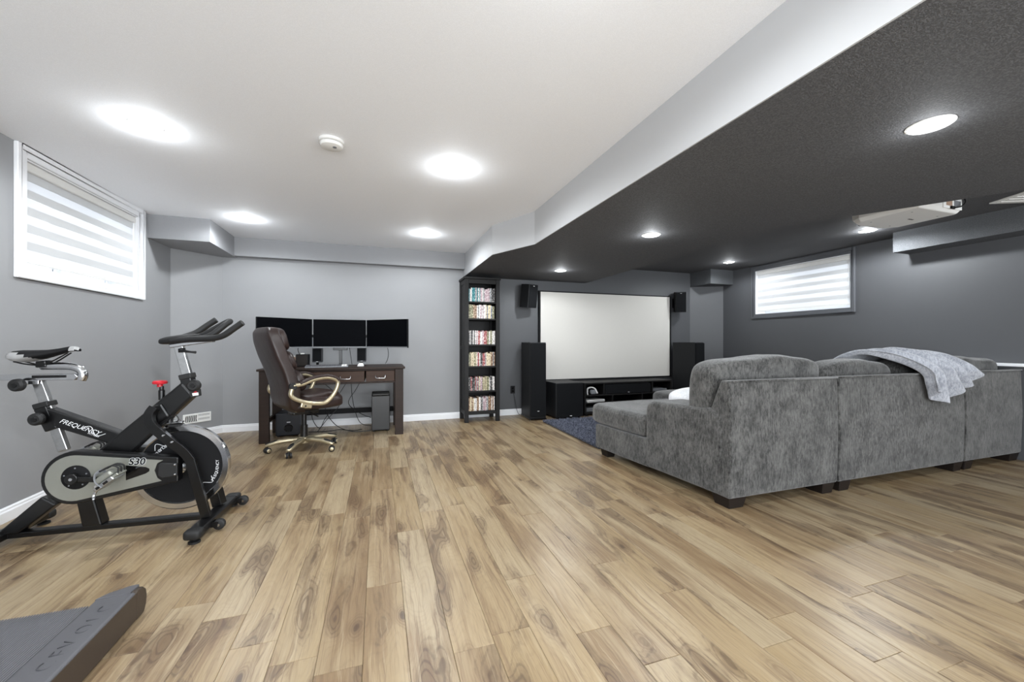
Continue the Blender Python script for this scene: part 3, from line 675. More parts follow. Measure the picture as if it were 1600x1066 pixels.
D('back_stretcher', DX0+LG, DX1-LG, DY1-.045, DY1-.01, .185, .245, 'black_matte')
D('front_rail', DX0+LG, DX1-LG, DY0+.012, DY0+.04, .612, .628); D('front_rail', DX0+LG, DX1-LG, DY0+.012, DY0+.04, .758, .775)
for x0, x1 in ((DX0+LG+.006, -.158), (-.140, DX1-LG-.006)):
    dr = D('drawer', x0, x1, DY0+.006, DY0+.40, .632, .755, 'desk_front')
    for cx in ((x0+.2, x1-.2) if x1-x0 > .6 else ((x0+x1)/2,)):
        c = cx-ox; tub('handle', [(c-.062, -.0, .705), (c-.055, -.022, .703), (c-.048, -.028, .672), (c+.048, -.028, .672), (c+.055, -.022, .703), (c+.062, .0, .705)], .005, 'chrome', dr, 8)

# triple monitors
def monitor(p0, p1, label, stand=False):
    a = Vector((p0[0], p0[1], 0)); b = Vector((p1[0], p1[1], 0)); L = (b-a).length; ang = math.atan2(b.y-a.y, b.x-a.x)
    t = thing('monitor', label, 'monitor', ((a.x+b.x)/2, (a.y+b.y)/2, 1.022 if not stand else DZ), ang, 'monitors on the desk'); z = 0 if not stand else 1.022-DZ
    bm = new(); box(bm, -L/2+.002, L/2-.002, .004, .032, z, z+.338); obj('housing', bm, 'black_matte', t, bevel=.004)
    bm = new(); box(bm, -L/2+.004, L/2-.004, 0, .005, z+.014, z+.336); obj('screen', bm, 'screen_black', t)
    bm = new(); box(bm, -L/2+.002, L/2-.002, -.002, .005, z, z+.014); obj('bezel', bm, 'grey_plastic', t, bevel=.001)
    bm = new(); box(bm, -.08, .08, .032, .062, z+.08, z+.24); obj('rear_mount', bm, 'black_matte', t, bevel=.004)
    if stand:
        bm = new(); bar(bm, (0, .085, .0), (0, .085, z+.17), .036, .03, (0, 1, 0)); obj('stand_column', bm, 'black_paint', t, bevel=.003)
        bm = new(); box(bm, -.09, .09, .0, .17, 0, .012); obj('stand_base', bm, 'black_paint', t, bevel=.004)
        bm = new(); bar(bm, (-.50, .10, z+.14), (.50, .10, z+.14), .03, .035); obj('cross_arm', bm, 'black_paint', t, bevel=.003)
        bm = new(); box(bm, -.08, .08, .04, .085, z-.03, z+.02); obj('tilt_bracket', bm, 'black_paint', t, bevel=.004)
    return t
monitor((-.738, 5.20), (-.149, 5.20), 'black screen flat between two angled screens on the desk', True)
monitor((-1.225, 4.845), (-.742, 5.198), 'angled black screen on the desk, partly behind the leather chair back')
monitor((-.145, 5.198), (.312, 4.785), 'angled black screen over the small-drawer end of the desk')
# things on the desk
def pc_speaker(x, label):
    t = thing('desktop_speaker', label, 'speaker', (x, 5.33, DZ), R(0), 'computer speakers')
    bm = new(); box(bm, -.054, .054, -.03, .07, .045, .215); obj('cabinet', bm, 'navy_plastic', t, bevel=.006)
    bm = new(); box(bm, -.046, .046, -.034, -.029, .06, .208); obj('grille', bm, 'speaker_cloth', t, bevel=.002)
    bm = new(); box(bm, -.012, .012, -.036, -.033, .050, .055); obj('badge', bm, 'decal_white', t)
    bm = new(); tube(bm, [(0, .01, .05), (0, 0, .012)], .015, 10); lathe(bm, [(.0001, 0), (.045, 0), (.045, .008), (.02, .014), (.0001, .014)], 20); obj('foot', bm, 'black_matte', t, bevel=.001)
pc_speaker(-.706, 'small dark desktop speaker under the seam of the flat and chair-side screens'); pc_speaker(-.204, 'small dark desktop speaker behind the white puck on the desk')
kb = thing('keyboard', 'grey computer keyboard on the desk below the flat screen', 'keyboard', (-.565, 5.03, DZ), R(2))
bm = new(); prism(bm, [(-.075, 0), (-.075, .012), (.075, .026), (.075, 0)], -.225, .225, 'x'); obj('case', bm, 'grey_plastic', kb, bevel=.003)
for r_ in range(5):
    for i in range(15):
        bm = new(); box(bm, -.215+i*.0285, -.215+i*.0285+.025, -.066+r_*.027, -.066+r_*.027+.022, .0128+r_*.0025, .0178+r_*.0025); obj('key', bm, 'tread_dark' if i < 13 else 'white_plastic', kb)
pk = thing('desk_puck', 'small white puck with a dark dial on the desk', 'gadget', (-.207, 5.10, DZ))
bm = new(); prism(bm, [(-.04, 0), (-.03, .024), (-.015, .040), (.02, .042), (.035, .02), (.038, 0)], -.035, .035, 'y'); obj('shell', bm, 'white_plastic', pk, bevel=.006)
lat('dial', [(.0001, .040), (.015, .041), (.015, .05), (.0001, .051)], 'black_rubber', pk, 14)
bxn = thing('desk_box', 'small brown-fronted black box on the desk beside the leather chair back', 'box', (-.858, 5.27, DZ))
bm = new(); box(bm, -.066, .066, -.04, .08, 0, .145); obj('body', bm, 'black_matte', bxn, bevel=.004)
bm = new(); box(bm, -.058, .058, -.043, -.039, .01, .135); obj('front_panel', bm, 'leg_wood', bxn, bevel=.002)
bm = new(); box(bm, -.02, .02, -.02, .03, .145, .160); obj('top_switch', bm, 'white_plastic', bxn, bevel=.004)
cn = thing('canister', 'tan and red patterned canister on the desk beside the small box', 'canister', (-.955, 5.22, DZ))
lat('body', [(.0001, 0), (.032, 0), (.032, .11), (.026, .118), (.0001, .118)], 'tan_item', cn, 20)
lat('lid', [(.0001, .118), (.027, .118), (.027, .132), (.0001, .134)], 'white_plastic', cn, 20)
bm = new(); lathe(bm, [(.0325, .045), (.033, .047), (.033, .062), (.0325, .064)], 20); obj('band', bm, 'red_plastic', cn, True)
bt = thing('blue_bottle', 'blue plastic bottle with a pale cap behind the canister on the desk', 'bottle', (-1.02, 5.29, DZ))
lat('body', [(.0001, 0), (.03, 0), (.032, .01), (.032, .10), (.016, .13), (.012, .135), (.0001, .135)], 'blue_item', bt, 18)
lat('cap', [(.0001, .135), (.014, .135), (.014, .158), (.0001, .159)], 'white_plastic', bt, 14)
def cable(name, pts, label, r=.0035): return tag(tub(name, spl(pts, 6), r, 'cable_black', None, 7), label, 'cable')
cable('monitor_cable', [(-.88, 5.33, 1.06), (-.93, 5.40, 1.0), (-.90, 5.44, .90), (-.86, 5.44, .81)], 'black cable looping down behind the small box on the desk')
cable('monitor_cable', [(-1.0, 5.24, 1.05), (-1.06, 5.36, .99), (-1.09, 5.42, .93), (-1.09, 5.42, .81)], 'black cable drooping behind the blue bottle on the desk')
cable('monitor_cable', [(-.345, 5.33, 1.02), (-.335, 5.36, .93), (-.32, 5.38, .81)], 'thin straight black cable beside the monitor stand')
cable('monitor_cable', [(.10, 5.12, 1.03), (.115, 5.3, .94), (.105, 5.42, .86), (.08, 5.45, .81)], 'black cable hanging from the angled screen at the small-drawer end')
# under the desk
sw = thing('desk_subwoofer', 'black subwoofer cube with a round port on the floor under the desk', 'subwoofer', (-.985, 5.16, 0))
bm = new(); box(bm, -.135, .135, .0, .28, .012, .272); obj('cabinet', bm, 'navy_plastic', sw, bevel=.012, seg=3)
for x in (-.11, .11):
    for y in (.03, .25): lat('foot', [(.0001, 0), (.014, 0), (.014, .013), (.0001, .013)], 'black_rubber', sw, 12, at=(x, y, 0))
lat('port', [(.034, -.002), (.040, -.006), (.046, -.002), (.046, .004), (.034, .004), (.034, -.002)], 'black_gloss', sw, 24, 'y', (.0, 0, .10))
lat('port_throat', [(.0001, -.001), (.034, -.001), (.034, .002), (.0001, .002)], 'black_matte', sw, 20, 'y', (.0, 0, .10))
bm = new(); box(bm, -.018, .018, -.002, .001, .165, .172); obj('badge', bm, 'decal_white', sw)
pc = thing('computer_tower', 'black computer tower with a perforated front under the small-drawer end of the desk', 'computer', (.022, 5.10, 0))
bm = new(); box(bm, -.105, .105, .02, .34, .012, .455); obj('case', bm, 'black_matte', pc, bevel=.006)
bm = new(); box(bm, -.105, .105, 0, .02, .018, .435); obj('front_bezel', bm, 'black_paint', pc, bevel=.006)
bm = new(); box(bm, -.102, .102, .002, .06, .435, .468); obj('top_bezel', bm, 'black_paint', pc, bevel=.012)
bm = new()
for i in range(9):
    for j in range(19): lathe(bm, [(.0001, -.0005), (.0030, -.0005), (.0030, .001), (.0001, .001)], 6, 'y', (-.08+i*.02, 0, .045+j*.02))
pf = obj('perforations', bm, 'tread_dark', pc); pf['kind'] = 'stuff'
for x in (-.08, .08):
    for y in (.04, .30): lat('foot', [(.0001, 0), (.014, 0), (.014, .013), (.0001, .013)], 'black_rubber', pc, 10, at=(x, y, 0))
cl = 'black cable hanging behind the desk drawers down to the floor'
cable('power_cable', [(-.33, 5.42, .76), (-.33, 5.40, .55), (-.30, 5.36, .30), (-.22, 5.25, .10), (-.09, 5.2, .06)], 'black cable falling from the desk and curving to the computer tower', .004)
cable('power_cable', [(-.15, 5.42, .72), (-.27, 5.40, .5), (-.36, 5.36, .33), (-.22, 5.27, .21), (-.09, 5.2, .16)], 'black cable crossing under the desk to the tower side', .004)
cable('power_cable', [(-.33, 5.42, .70), (-.46, 5.38, .46), (-.62, 5.33, .30), (-.50, 5.22, .10), (-.3, 5.15, .015), (-.09, 5.17, .012)], 'black cable sagging to the floor in front of the desk stretcher', .004)
cable('power_cable', [(-.80, 5.3, .012), (-.6, 5.25, .015), (-.45, 5.28, .02), (-.3, 5.20, .014), (-.2, 5.24, .016)], 'tangled black cable lying on the floor under the desk', .005)
cable('power_cable', [(-.78, 5.4, .28), (-.76, 5.34, .15), (-.68, 5.3, .05), (-.62, 5.33, .16), (-.55, 5.40, .25)], 'black cable looping below the desk stretcher beside the chair column', .004)
cable('power_cable', [(-.86, 5.43, .75), (-.62, 5.44, .55), (-.45, 5.40, .35), (-.62, 5.35, .12), (-.70, 5.3, .012)], 'black cable swinging from the chair side of the desk to the floor', .004)

# ================================================================== OFFICE CHAIR (local x = forward)
ch = thing('office_chair', 'brown leather executive chair with champagne loop arms on casters', 'chair', (-.72, 4.50, 0), R(30))
lat('gas_column', [(.0001, .07), (.034, .07), (.034, .25), (.024, .25), (.024, .38), (.0001, .38)], 'black_paint', ch, 20)
lat('base_hub', [(.0001, .072), (.050, .072), (.056, .09), (.050, .125), (.040, .135), (.0001, .135)], 'champagne', ch, 24)
base_ang = [math.atan2(y-4.5, x+.72)-R(30) for x, y in ((-1.04, 4.45), (-.80, 4.19), (-.43, 4.33), (-.44, 4.68))]; base_ang.append(base_ang[3]+R(72))
for a in base_ang:
    c, s = math.cos(a), math.sin(a); P = lambda r, z: (c*r, s*r, z)
    bm = new(); tube(bm, [P(.03, .105), P(.12, .112), P(.22, .105), P(.30, .085), P(.335, .078)], [.036, .034, .030, .027, .020], 10, True, .75); lg = obj('base_leg', bm, 'champagne', ch, True)
    bm = new(); tube(bm, [P(.20, .122), P(.26, .112), P(.335, .090)], [.012, .020, .014], 8, True, .5); obj('foot_pad', bm, 'black_rubber', lg, True)
    cs = tub('caster', [P(.318, .075), P(.318, .03)], .009, 'black_rubber', ch, 8)
    ax = Vector((math.sin(a+.6), -math.cos(a+.6), 0))
    for sd_ in (-1, 1):
        b_ = Vector(P(.318, .029)); bm = new()
        tube(bm, [b_+ax*sd_*.006, b_+ax*sd_*.010, b_+ax*sd_*.022, b_+ax*sd_*.027], [.024, .028, .028, .020], 16); obj('wheel', bm, 'black_rubber', cs, True)
        bm = new(); tube(bm, [b_+ax*sd_*.024, b_+ax*sd_*.030, b_+ax*sd_*.032], [.020, .018, .010], 14); obj('wheel_cap', bm, 'champagne', cs, True)
bm = new(); box(bm, -.13, .12, -.08, .08, .37, .415); obj('tilt_mechanism', bm, 'black_paint', ch, bevel=.012)
tub('tilt_lever', [(.02, -.07, .385), (.02, -.20, .375), (.03, -.26, .365)], .007, 'black_rubber', ch, 8)
bm = cushion(.54, .52, .13, 4.2, 12, lambda c: Vector((c.x, c.y, c.z + .025*math.cos(c.y*6)*(c.z > 0) - .10*max(0, c.x-.20)**1.2)), .008, 3); bmesh.ops.translate(bm, verts=bm.verts, vec=(.06, 0, .485)); seat = obj('seat', bm, 'leather', ch, True)
bm = cushion(.44, .42, .07, 3.4, 10, lambda c: Vector((c.x, c.y, c.z+.008*math.sin(c.x*22))), .010, 5); bmesh.ops.translate(bm, verts=bm.verts, vec=(.09, 0, .560)); obj('seat_pad', bm, 'leather', seat, True)
# backrest shell follows the measured lean
prof = [(.41, -.150), (.46, -.215), (.55, -.238), (.66, -.245), (.80, -.285), (.95, -.345), (1.09, -.388), (1.18, -.405), (1.225, -.395)]
def back_x(z):
    for (z0, x0), (z1, x1) in zip(prof, prof[1:]):
        if z <= z1: f = max(0, (z-z0)/(z1-z0)); return x0+(x1-x0)*f
    return prof[-1][1]
def back_fn(c):
    z = c.z+.815; w = 1.0 if z < .9 else 1.0-.10*((z-.9)/.33)**2
    w *= 1-.10*max(0, (.62-z)/.22)
    return Vector((c.x + back_x(z) + .055 + .10*c.y*c.y, c.y*w, z))
bm = cushion(.125, .54, .83, 6.5, 18, back_fn, .004, 7); bk = obj('backrest', bm, 'leather', ch, True)
def pad(name, zc, h, t, w, dx, seed):
    bm = cushion(t, w, h, 3.2, 10, lambda c: Vector((c.x+back_x(c.z+zc)+dx, c.y, c.z+zc)), .012, seed); obj(name, bm, 'leather', bk, True)
pad('headrest_pad', 1.115, .22, .13, .46, .125, 1); pad('upper_pad', .915, .20, .12, .47, .135, 2); pad('lumbar_pad', .715, .22, .13, .47, .150, 4)
for s in (-1, 1):
    y = s*.286
    ring = spl([(-.215, y, .655), (-.225, y, .60), (-.185, y, .558), (-.09, y, .515), (.03, y, .492), (.10, y, .500), (.165, y, .56), (.205, y, .635), (.213, y, .690), (.18, y, .722), (.10, y, .742), (-.02, y, .728), (-.13, y, .692), (-.205, y, .685)], 5)
    bm = new(); tube(bm, ring, .020, 10, True); af = obj('arm_frame', bm, 'champagne', ch, True)
    bm = new(); tube(bm, spl([(.222, y, .700), (.19, y, .735), (.10, y, .760), (-.02, y, .748), (-.12, y, .712), (-.15, y, .700)], 5), [.012] + [.026]*24 + [.012], 10, True, .62); obj('arm_pad', bm, 'leather', af, True)
    lat('pivot_cap', [(.0001, s*.018), (.026, s*.018), (.034, s*.010), (.034, -s*.02), (.0001, -s*.02)], 'black_rubber', af, 18, 'y', (-.205, y, .675))
    bm = new(); bar(bm, (-.14, y, .500), (-.04, y, .478), .03, .05); bar(bm, (-.07, y-s*.01, .470), (-.07, s*.12, .425), .05, .02); obj('arm_bracket', bm, 'champagne', af, bevel=.008)
    lat('bracket_bolt', [(.0001, s*.0), (.008, s*.0), (.008, s*.018), (.0001, s*.018)], 'black_matte', af, 10, 'y', (-.10, y, .485))

# ================================================================== BOOKCASE WITH DISC CASES
SX0, SX1, SY0, SY1 = 1.095, 1.587, 5.275, 5.640
bc = thing('bookcase', 'tall narrow black bookcase full of disc cases', 'bookcase', ((SX0+SX1)/2, SY0, 0)); bx_, by_ = (SX0+SX1)/2, SY0
def S(name, x0, x1, y0, y1, z0, z1, parent=bc, mat='shelf_black', bevel=.003): return bxo(name, x0-bx_, x1-bx_, y0-by_, y1-by_, z0, z1, mat, parent, bevel)
for x in (SX0, SX1-.055):
    for y in (SY0, SY1-.045): S('post', x, x+.055, y, y+.045, 0, 1.945)
for x in (SX0+.012, SX1-.026):
    S('side_panel', x, x+.014, SY0+.045, SY1-.045, .12, 1.94)
    for z0, z1 in ((.10, .16), (.99, 1.04), (1.88, 1.945)): S('side_rail', x-.006, x+.018, SY0+.045, SY1-.045, z0, z1)
S('top_board', SX0-.012, SX1+.012, SY0-.012, SY1, 1.945, 1.975); S('back_panel', SX0+.05, SX1-.05, SY1-.012, SY1-.004, .11, 1.94)
S('front_rail', SX0+.055, SX1-.055, SY0+.004, SY0+.026, 1.885, 1.945); S('front_rail', SX0+.055, SX1-.055, SY0+.004, SY0+.026, .105, .150)
TH = .022
levels = [(.150, 'bottom shelf'), (.426, 'second shelf up'), (.762, 'third shelf up'), (1.058, 'third shelf down'), (1.412, 'second shelf down'), (1.642, 'top shelf')]
hues = {0: ['cream', 'brown', 'white', 'black', 'grey', 'mauve', 'brown', 'white'], 1: ['black', 'grey', 'red', 'cream', 'mauve', 'olive', 'white', 'black'], 2: ['olive', 'cream', 'white', 'red', 'black', 'cream', 'grey', 'brown'],
        3: ['white', 'black', 'white', 'mauve', 'red', 'grey', 'olive', 'white'], 4: ['olive', 'grey', 'brown', 'white', 'mauve', 'cream', 'blue', 'olive'], 5: ['white', 'teal', 'white', 'grey', 'mauve', 'mauve', 'grey', 'black']}
rg = random.Random(11); cache = {}
for i, (z, nm) in enumerate(levels):
    S('shelf', SX0+.04, SX1-.04, SY0+.012, SY1-.012, z-TH, z)
    x = SX0+.060; last = None
    while True:
        w = rg.choice((.0145, .0145, .0145, .0155, .012, .022, .028)); 
        if x+w > SX1-.058: break
        u = (x-SX0-.06)/.37; pool = hues[i]; hue = pool[min(len(pool)-1, max(0, int(u*len(pool)+rg.uniform(-1.4, 1.4))))]
        if i == 5 and .12 < u < .24: hue = 'teal'
        h = rg.choice((.190, .190, .190, .186, .172, .180)); key = (w, h, hue)
        if key not in cache:
            bm = new(); box(bm, -w/2+.0004, w/2-.0004, 0, .135, 0, h); bmesh.ops.bevel(bm, geom=[e for e in bm.edges], offset=.0012, segments=1, affect='EDGES')
            me = bpy.data.meshes.new('disc_case'); bm.to_mesh(me); bm.free(); me.materials.append(M['spine_'+hue]); cache[key] = me
        o = bpy.data.objects.new('disc_case', cache[key]); C.objects.link(o); o.location = (x+w/2, SY0+.03+rg.uniform(0, .008), z)
        size = 'thick ' if w >= .022 else ('slim ' if w < .013 else ''); size = ('short ' if h < .175 else '') + size
        tag(o, f'{size}{hue} disc case standing on the {nm} of the black bookcase', 'disc case', f'{size}{hue} disc cases on the {nm}')
        x += w+.0006

# ================================================================== HOME THEATRE
ps = thing('projection_screen', 'large pale fixed projection screen with a thin black frame on the charcoal wall', 'projection screen', (3.53, 5.655, .50))
SW, SH = 2.42, 1.375
bm = new(); box(bm, -SW/2+.015, SW/2-.015, -.040, -.030, .015, SH-.015); obj('screen_fabric', bm, 'screen_cloth', ps)
for q in ((-SW/2-.012, -SW/2+.016, 0, SH), (SW/2-.010, SW/2+.012, 0, SH), (-SW/2+.016, SW/2-.010, 0, .016), (-SW/2+.016, SW/2-.010, SH-.016, SH)):
    bm = new(); box(bm, q[0], q[1], -.046, 0, q[2], q[3]); obj('frame_bar', bm, 'black_matte', ps, bevel=.002)
def tower(x, y, rz, label):
    t = thing('tower_speaker', label, 'speaker', (x, y, 0), rz, 'tower speakers')
    bm = new(); box(bm, -.118, .118, .012, .42, .022, 1.085); obj('cabinet', bm, 'speaker_vinyl', t, bevel=.004)
    bm = new(); box(bm, -.114, .114, -.010, .012, .05, 1.075); obj('grille', bm, 'speaker_cloth', t, bevel=.006)
    bm = new(); box(bm, -.124, .124, -.006, .43, .010, .024); obj('plinth', bm, 'black_gloss', t, bevel=.003)
    for a in (-.112, .112):
        for b in (.006, .415): lat('foot', [(.0001, 0), (.010, 0), (.012, .011), (.0001, .011)], 'chrome', t, 10, at=(a, b, 0))
    bm = new(); box(bm, -.014, .014, -.012, -.009, .125, .131); obj('badge', bm, 'decal_white', t)
    return t
tower(2.105, 5.145, R(-3), 'tall black tower speaker beside the outlet and bookcase'); tower(4.94, 5.16, R(14), 'tall black tower speaker in the corner past the projection screen')
sb = thing('subwoofer', 'big black cube subwoofer beside the media console', 'subwoofer', (2.565, 5.075, 0))
bm = new(); box(bm, -.212, .212, .02, .48, .025, .512); obj('cabinet', bm, 'speaker_vinyl', sb, bevel=.008)
bm = new(); box(bm, -.205, .205, 0, .022, .03, .505); obj('grille', bm, 'speaker_cloth', sb, bevel=.006)
bm = new(); box(bm, -.004, .026, -.002, .001, .042, .052); obj('badge', bm, 'decal_white', sb)
for a in (-.17, .17):
    for b in (.06, .42): lat('foot', [(.0001, 0), (.02, 0), (.02, .026), (.0001, .026)], 'black_rubber', sb, 12, at=(a, b, 0))
# media console
MX0, MX1, MY0, MY1, MZ = 2.86, 4.42, 5.20, 5.60, .488
mc = thing('media_console', 'low black open media console below the projection screen', 'media console', ((MX0+MX1)/2, MY0, 0)); mx, my = (MX0+MX1)/2, MY0
def K(name, x0, x1, y0, y1, z0, z1): return bxo(name, x0-mx, x1-mx, y0-my, y1-my, z0, z1, 'shelf_black', mc, .003)
K('top_board', MX0, MX1, MY0, MY1, MZ-.022, MZ); K('bottom_board', MX0, MX1, MY0, MY1, .03, .055)
K('end_panel', MX0, MX0+.024, MY0, MY1, .055, MZ-.022); K('end_panel', MX1-.024, MX1, MY0, MY1, .055, MZ-.022)
K('back_panel', MX0+.024, MX1-.024, MY1-.01, MY1, .055, MZ-.022); K('shelf', MX0+.024, MX1-.024, MY0+.004, MY1-.01, .288, .308)
K('divider', 3.18, 3.20, MY0+.004, MY1-.01, .308, MZ-.022); K('divider', 4.045, 4.065, MY0+.004, MY1-.01, .308, MZ-.022)
for x in (3.33, 3.86): K('divider', x, x+.02, MY0+.004, MY1-.01, .055, .288)
K('half_shelf', MX0+.024, 3.33, MY0+.004, MY1-.01, .178, .192)
for x in (MX0+.03, MX1-.07):
    for y in (MY0+.02, MY1-.06): K('foot', x, x+.04, y, y+.04, 0, .03)
cs_ = thing('center_speaker', 'wide black centre speaker in the middle slot of the media console', 'speaker', (3.622, MY0+.01, .308))
bm = new(); box(bm, -.405, .405, .014, .24, .002, .150); obj('cabinet', bm, 'speaker_vinyl', cs_, bevel=.004)
bm = new(); box(bm, -.40, .40, -.004, .015, .006, .146); obj('grille', bm, 'speaker_cloth', cs_, bevel=.005)
bm = new(); box(bm, -.014, .014, -.006, -.003, .018, .023); obj('badge', bm, 'decal_white', cs_)
hs = thing('headset', 'white headset with a grey visor in the end cubby of the console', 'headset', (3.00, 5.235, .308), R(-12))
tub('headband', spl([(-.065, 0, .0), (-.068, .0, .05), (-.06, .0, .095), (.0, .0, .108), (.05, .0, .085), (.085, .0, .02)], 6), .011, 'white_plastic', hs, 10)
bm = cushion(.10, .07, .075, 3.5, 6); bmesh.ops.translate(bm, verts=bm.verts, vec=(.03, .03, .038)); obj('visor', bm, 'grey_plastic', hs, True)
def console_box(label, x, y, z, sx, sy, sz, rz, mat):
    t = thing('game_console', label, 'electronics', (x, y, z), rz)
    bm = new(); box(bm, -sx/2, sx/2, 0, sy, .004, sz); obj('shell', bm, mat, t, bevel=.004)
    bm = new(); box(bm, -sx/2+.01, sx/2-.01, -.002, .003, sz*.45, sz*.55); obj('seam', bm, 'black_matte', t)
    for a in (-.8, .8):
        for b in (.12, .88): lat('foot', [(.0001, 0), (.008, 0), (.008, .005), (.0001, .005)], 'black_rubber', t, 8, at=(a*sx/2, b*sy, 0))
console_box('thin white console box on the upper side shelf of the media console', 3.075, 5.23, .192, .32, .24, .040, R(8), 'white_plastic')
console_box('thin grey console box on the lower side shelf of the media console', 3.075, 5.24, .055, .32, .24, .055, R(2), 'grey_plastic')
console_box('flat dark player in the far end cubby of the media console', 4.23, 5.25, .308, .27, .24, .045, 0, 'grey_plastic')
# wall speakers
def surround(x, rz, label):
    t = thing('wall_speaker', label, 'speaker', (x, 5.655, 1.59), 0, 'wall speakers')
    m = Matrix.Translation((0, -.15, .18)) @ Matrix.Rotation(rz, 4, 'Z') @ Matrix.Rotation(R(7), 4, 'X')
    bm = new(); pts = [(-.082, -.10), (.082, -.10), (.105, .06), (.06, .09), (-.06, .09), (-.105, .06)]
    vs = prism(bm, pts, -.17, .17, 'z')
    for v in vs: v.co = m @ v.co
    obj('cabinet', bm, 'speaker_vinyl', t, bevel=.004)
    bm = new(); box(bm, -.076, .076, -.108, -.099, -.16, .16, m); obj('grille', bm, 'speaker_cloth', t, bevel=.003)
    bm = new(); box(bm, .083, .09, -.09, .05, -.165, .165, m); obj('side_trim', bm, 'grey_plastic', t, bevel=.002)
    bm = new(); bar(bm, (0, 0, .16), (0, -.10, .17), .05, .04); box(bm, -.05, .05, -.008, 0, .09, .25); obj('wall_bracket', bm, 'black_matte', t, bevel=.002)
    bm = new(); box(bm, -.012, .012, -.110, -.107, .145, .150, m); obj('badge', bm, 'decal_white', t)
surround(2.10, R(18), 'black wall speaker between the bookcase and the projection screen'); surround(4.86, R(-38), 'black wall speaker between the projection screen and the far corner')
# projector
pj = thing('projector', 'white ceiling projector with open rear port panel under the dark ceiling', 'projector', (4.07, 2.09, ZU))
def ppoly(i, x0=-.27, x1=.265, y0=-.255, y1=.245):
    return [(x0+i, y0+i), (x1-i-.02, y0+i), (x1-i, y0+i+.02), (x1-i, y1-.10), (x1-i-.06, y1-i-.02), (x1-i-.15, y1-i), (x0+i+.12, y1-i), (x0+i+.03, y1-i-.03), (x0+i, y1-.10)]
bm = new(); L1 = [bm.verts.new((*p, -.085)) for p in ppoly(0)]; L2 = [bm.verts.new((*p, -.175)) for p in ppoly(0)]; L3 = [bm.verts.new((*p, -.205)) for p in ppoly(.022)]
n_ = len(L1); bm.faces.new(L1[::-1]); bm.faces.new(L3)
for a, b in ((L1, L2), (L2, L3)):
    for i in range(n_): bm.faces.new((a[i], a[(i+1) % n_], b[(i+1) % n_], b[i]))
obj('housing', bm, 'white_plastic', pj, bevel=.008, seg=2)
bm = new(); box(bm, .0, .235, -.262, -.254, -.185, -.100); rp_ = obj('port_panel', bm, 'white_paint', pj, bevel=.006)
for q, w, mt in ((.03, .07, 'tan_item'), (.13, .08, 'grey_plastic')):
    bm = new(); box(bm, q, q+w, -.265, -.261, -.165, -.12); obj('port_block', bm, mt, rp_)
bm = new(); box(bm, .075, .12, -.275, -.262, -.19, -.168); obj('cable_plug', bm, 'black_matte', rp_, bevel=.004)
tub('projector_cable', spl([(.12, -.275, -.18), (.17, -.29, -.165), (.22, -.285, -.12), (.245, -.25, -.05), (.245, -.24, -.002)], 6), .005, 'cable_black', pj, 8)
lat('ceiling_mount', [(.0001, 0), (.07, 0), (.07, -.012), (.022, -.018), (.022, -.085), (.0001, -.085)], 'white_paint', pj, 20)
lat('lens', [(.0001, .238), (.045, .238), (.05, .262), (.04, .262), (.036, .25), (.0001, .248)], 'black_gloss', pj, 24, 'y', (-.06, 0, -.14))
for i in range(3):
    bm = new(); box(bm, .03+i*.022, .045+i*.022, -.04, -.025, -.2062, -.2048); obj('underside_mark', bm, 'black_matte', pj)
for q in ((-.16, .12), (.12, .14), (.16, -.15), (-.16, -.15)): lat('mount_hole', [(.0001, -.2062), (.006, -.2062), (.006, -.204), (.0001, -.204)], 'grey_plastic', pj, 10, at=(q[0], q[1], 0))

# shag rug: tufts scattered over a backing
rug = thing('shag_rug', 'navy grey shag rug in front of the media console', 'rug', (3.35, 4.05, 0))
RX0, RX1, RY0, RY1 = 2.13, 4.60, 3.57, 5.00
bxo('backing', RX0-3.35, RX1-3.35, RY0-4.05, RY1-4.05, 0, .012, 'rug_pile', rug)
rr = random.Random(2); V = []; F = []
def tuft(x, y, s=1.0):
    h = rr.uniform(.022, .050)*s; a = rr.uniform(0, 6.283); l = rr.uniform(.008, .035); w = rr.uniform(.004, .008)
    dx, dy = math.cos(a), math.sin(a); b = len(V)
    V.extend([(x-dy*w, y+dx*w, .008), (x+dy*w, y-dx*w, .008), (x+dx*w, y+dy*w, .009), (x+dx*l, y+dy*l, h)])
    F.extend([(b, b+1, b+3), (b+1, b+2, b+3), (b+2, b, b+3)])
for _ in range(52000):
    x = rr.uniform(RX0, RX1); y = rr.uniform(RY0, RY1)
    if x > 2.85 and rr.random() < .7: continue
    tuft(x-3.35, y-4.05)
for _ in range(5000):
    y = rr.uniform(RY0, RY1); tuft(RX0+rr.uniform(-.012, .01)-3.35, y-4.05, .8)
me = bpy.data.meshes.new('pile'); me.from_pydata(V, [], F); me.materials.append(M['rug_pile']); pile = bpy.data.objects.new('pile', me); C.objects.link(pile); pile.parent = rug; pile['kind'] = 'stuff'

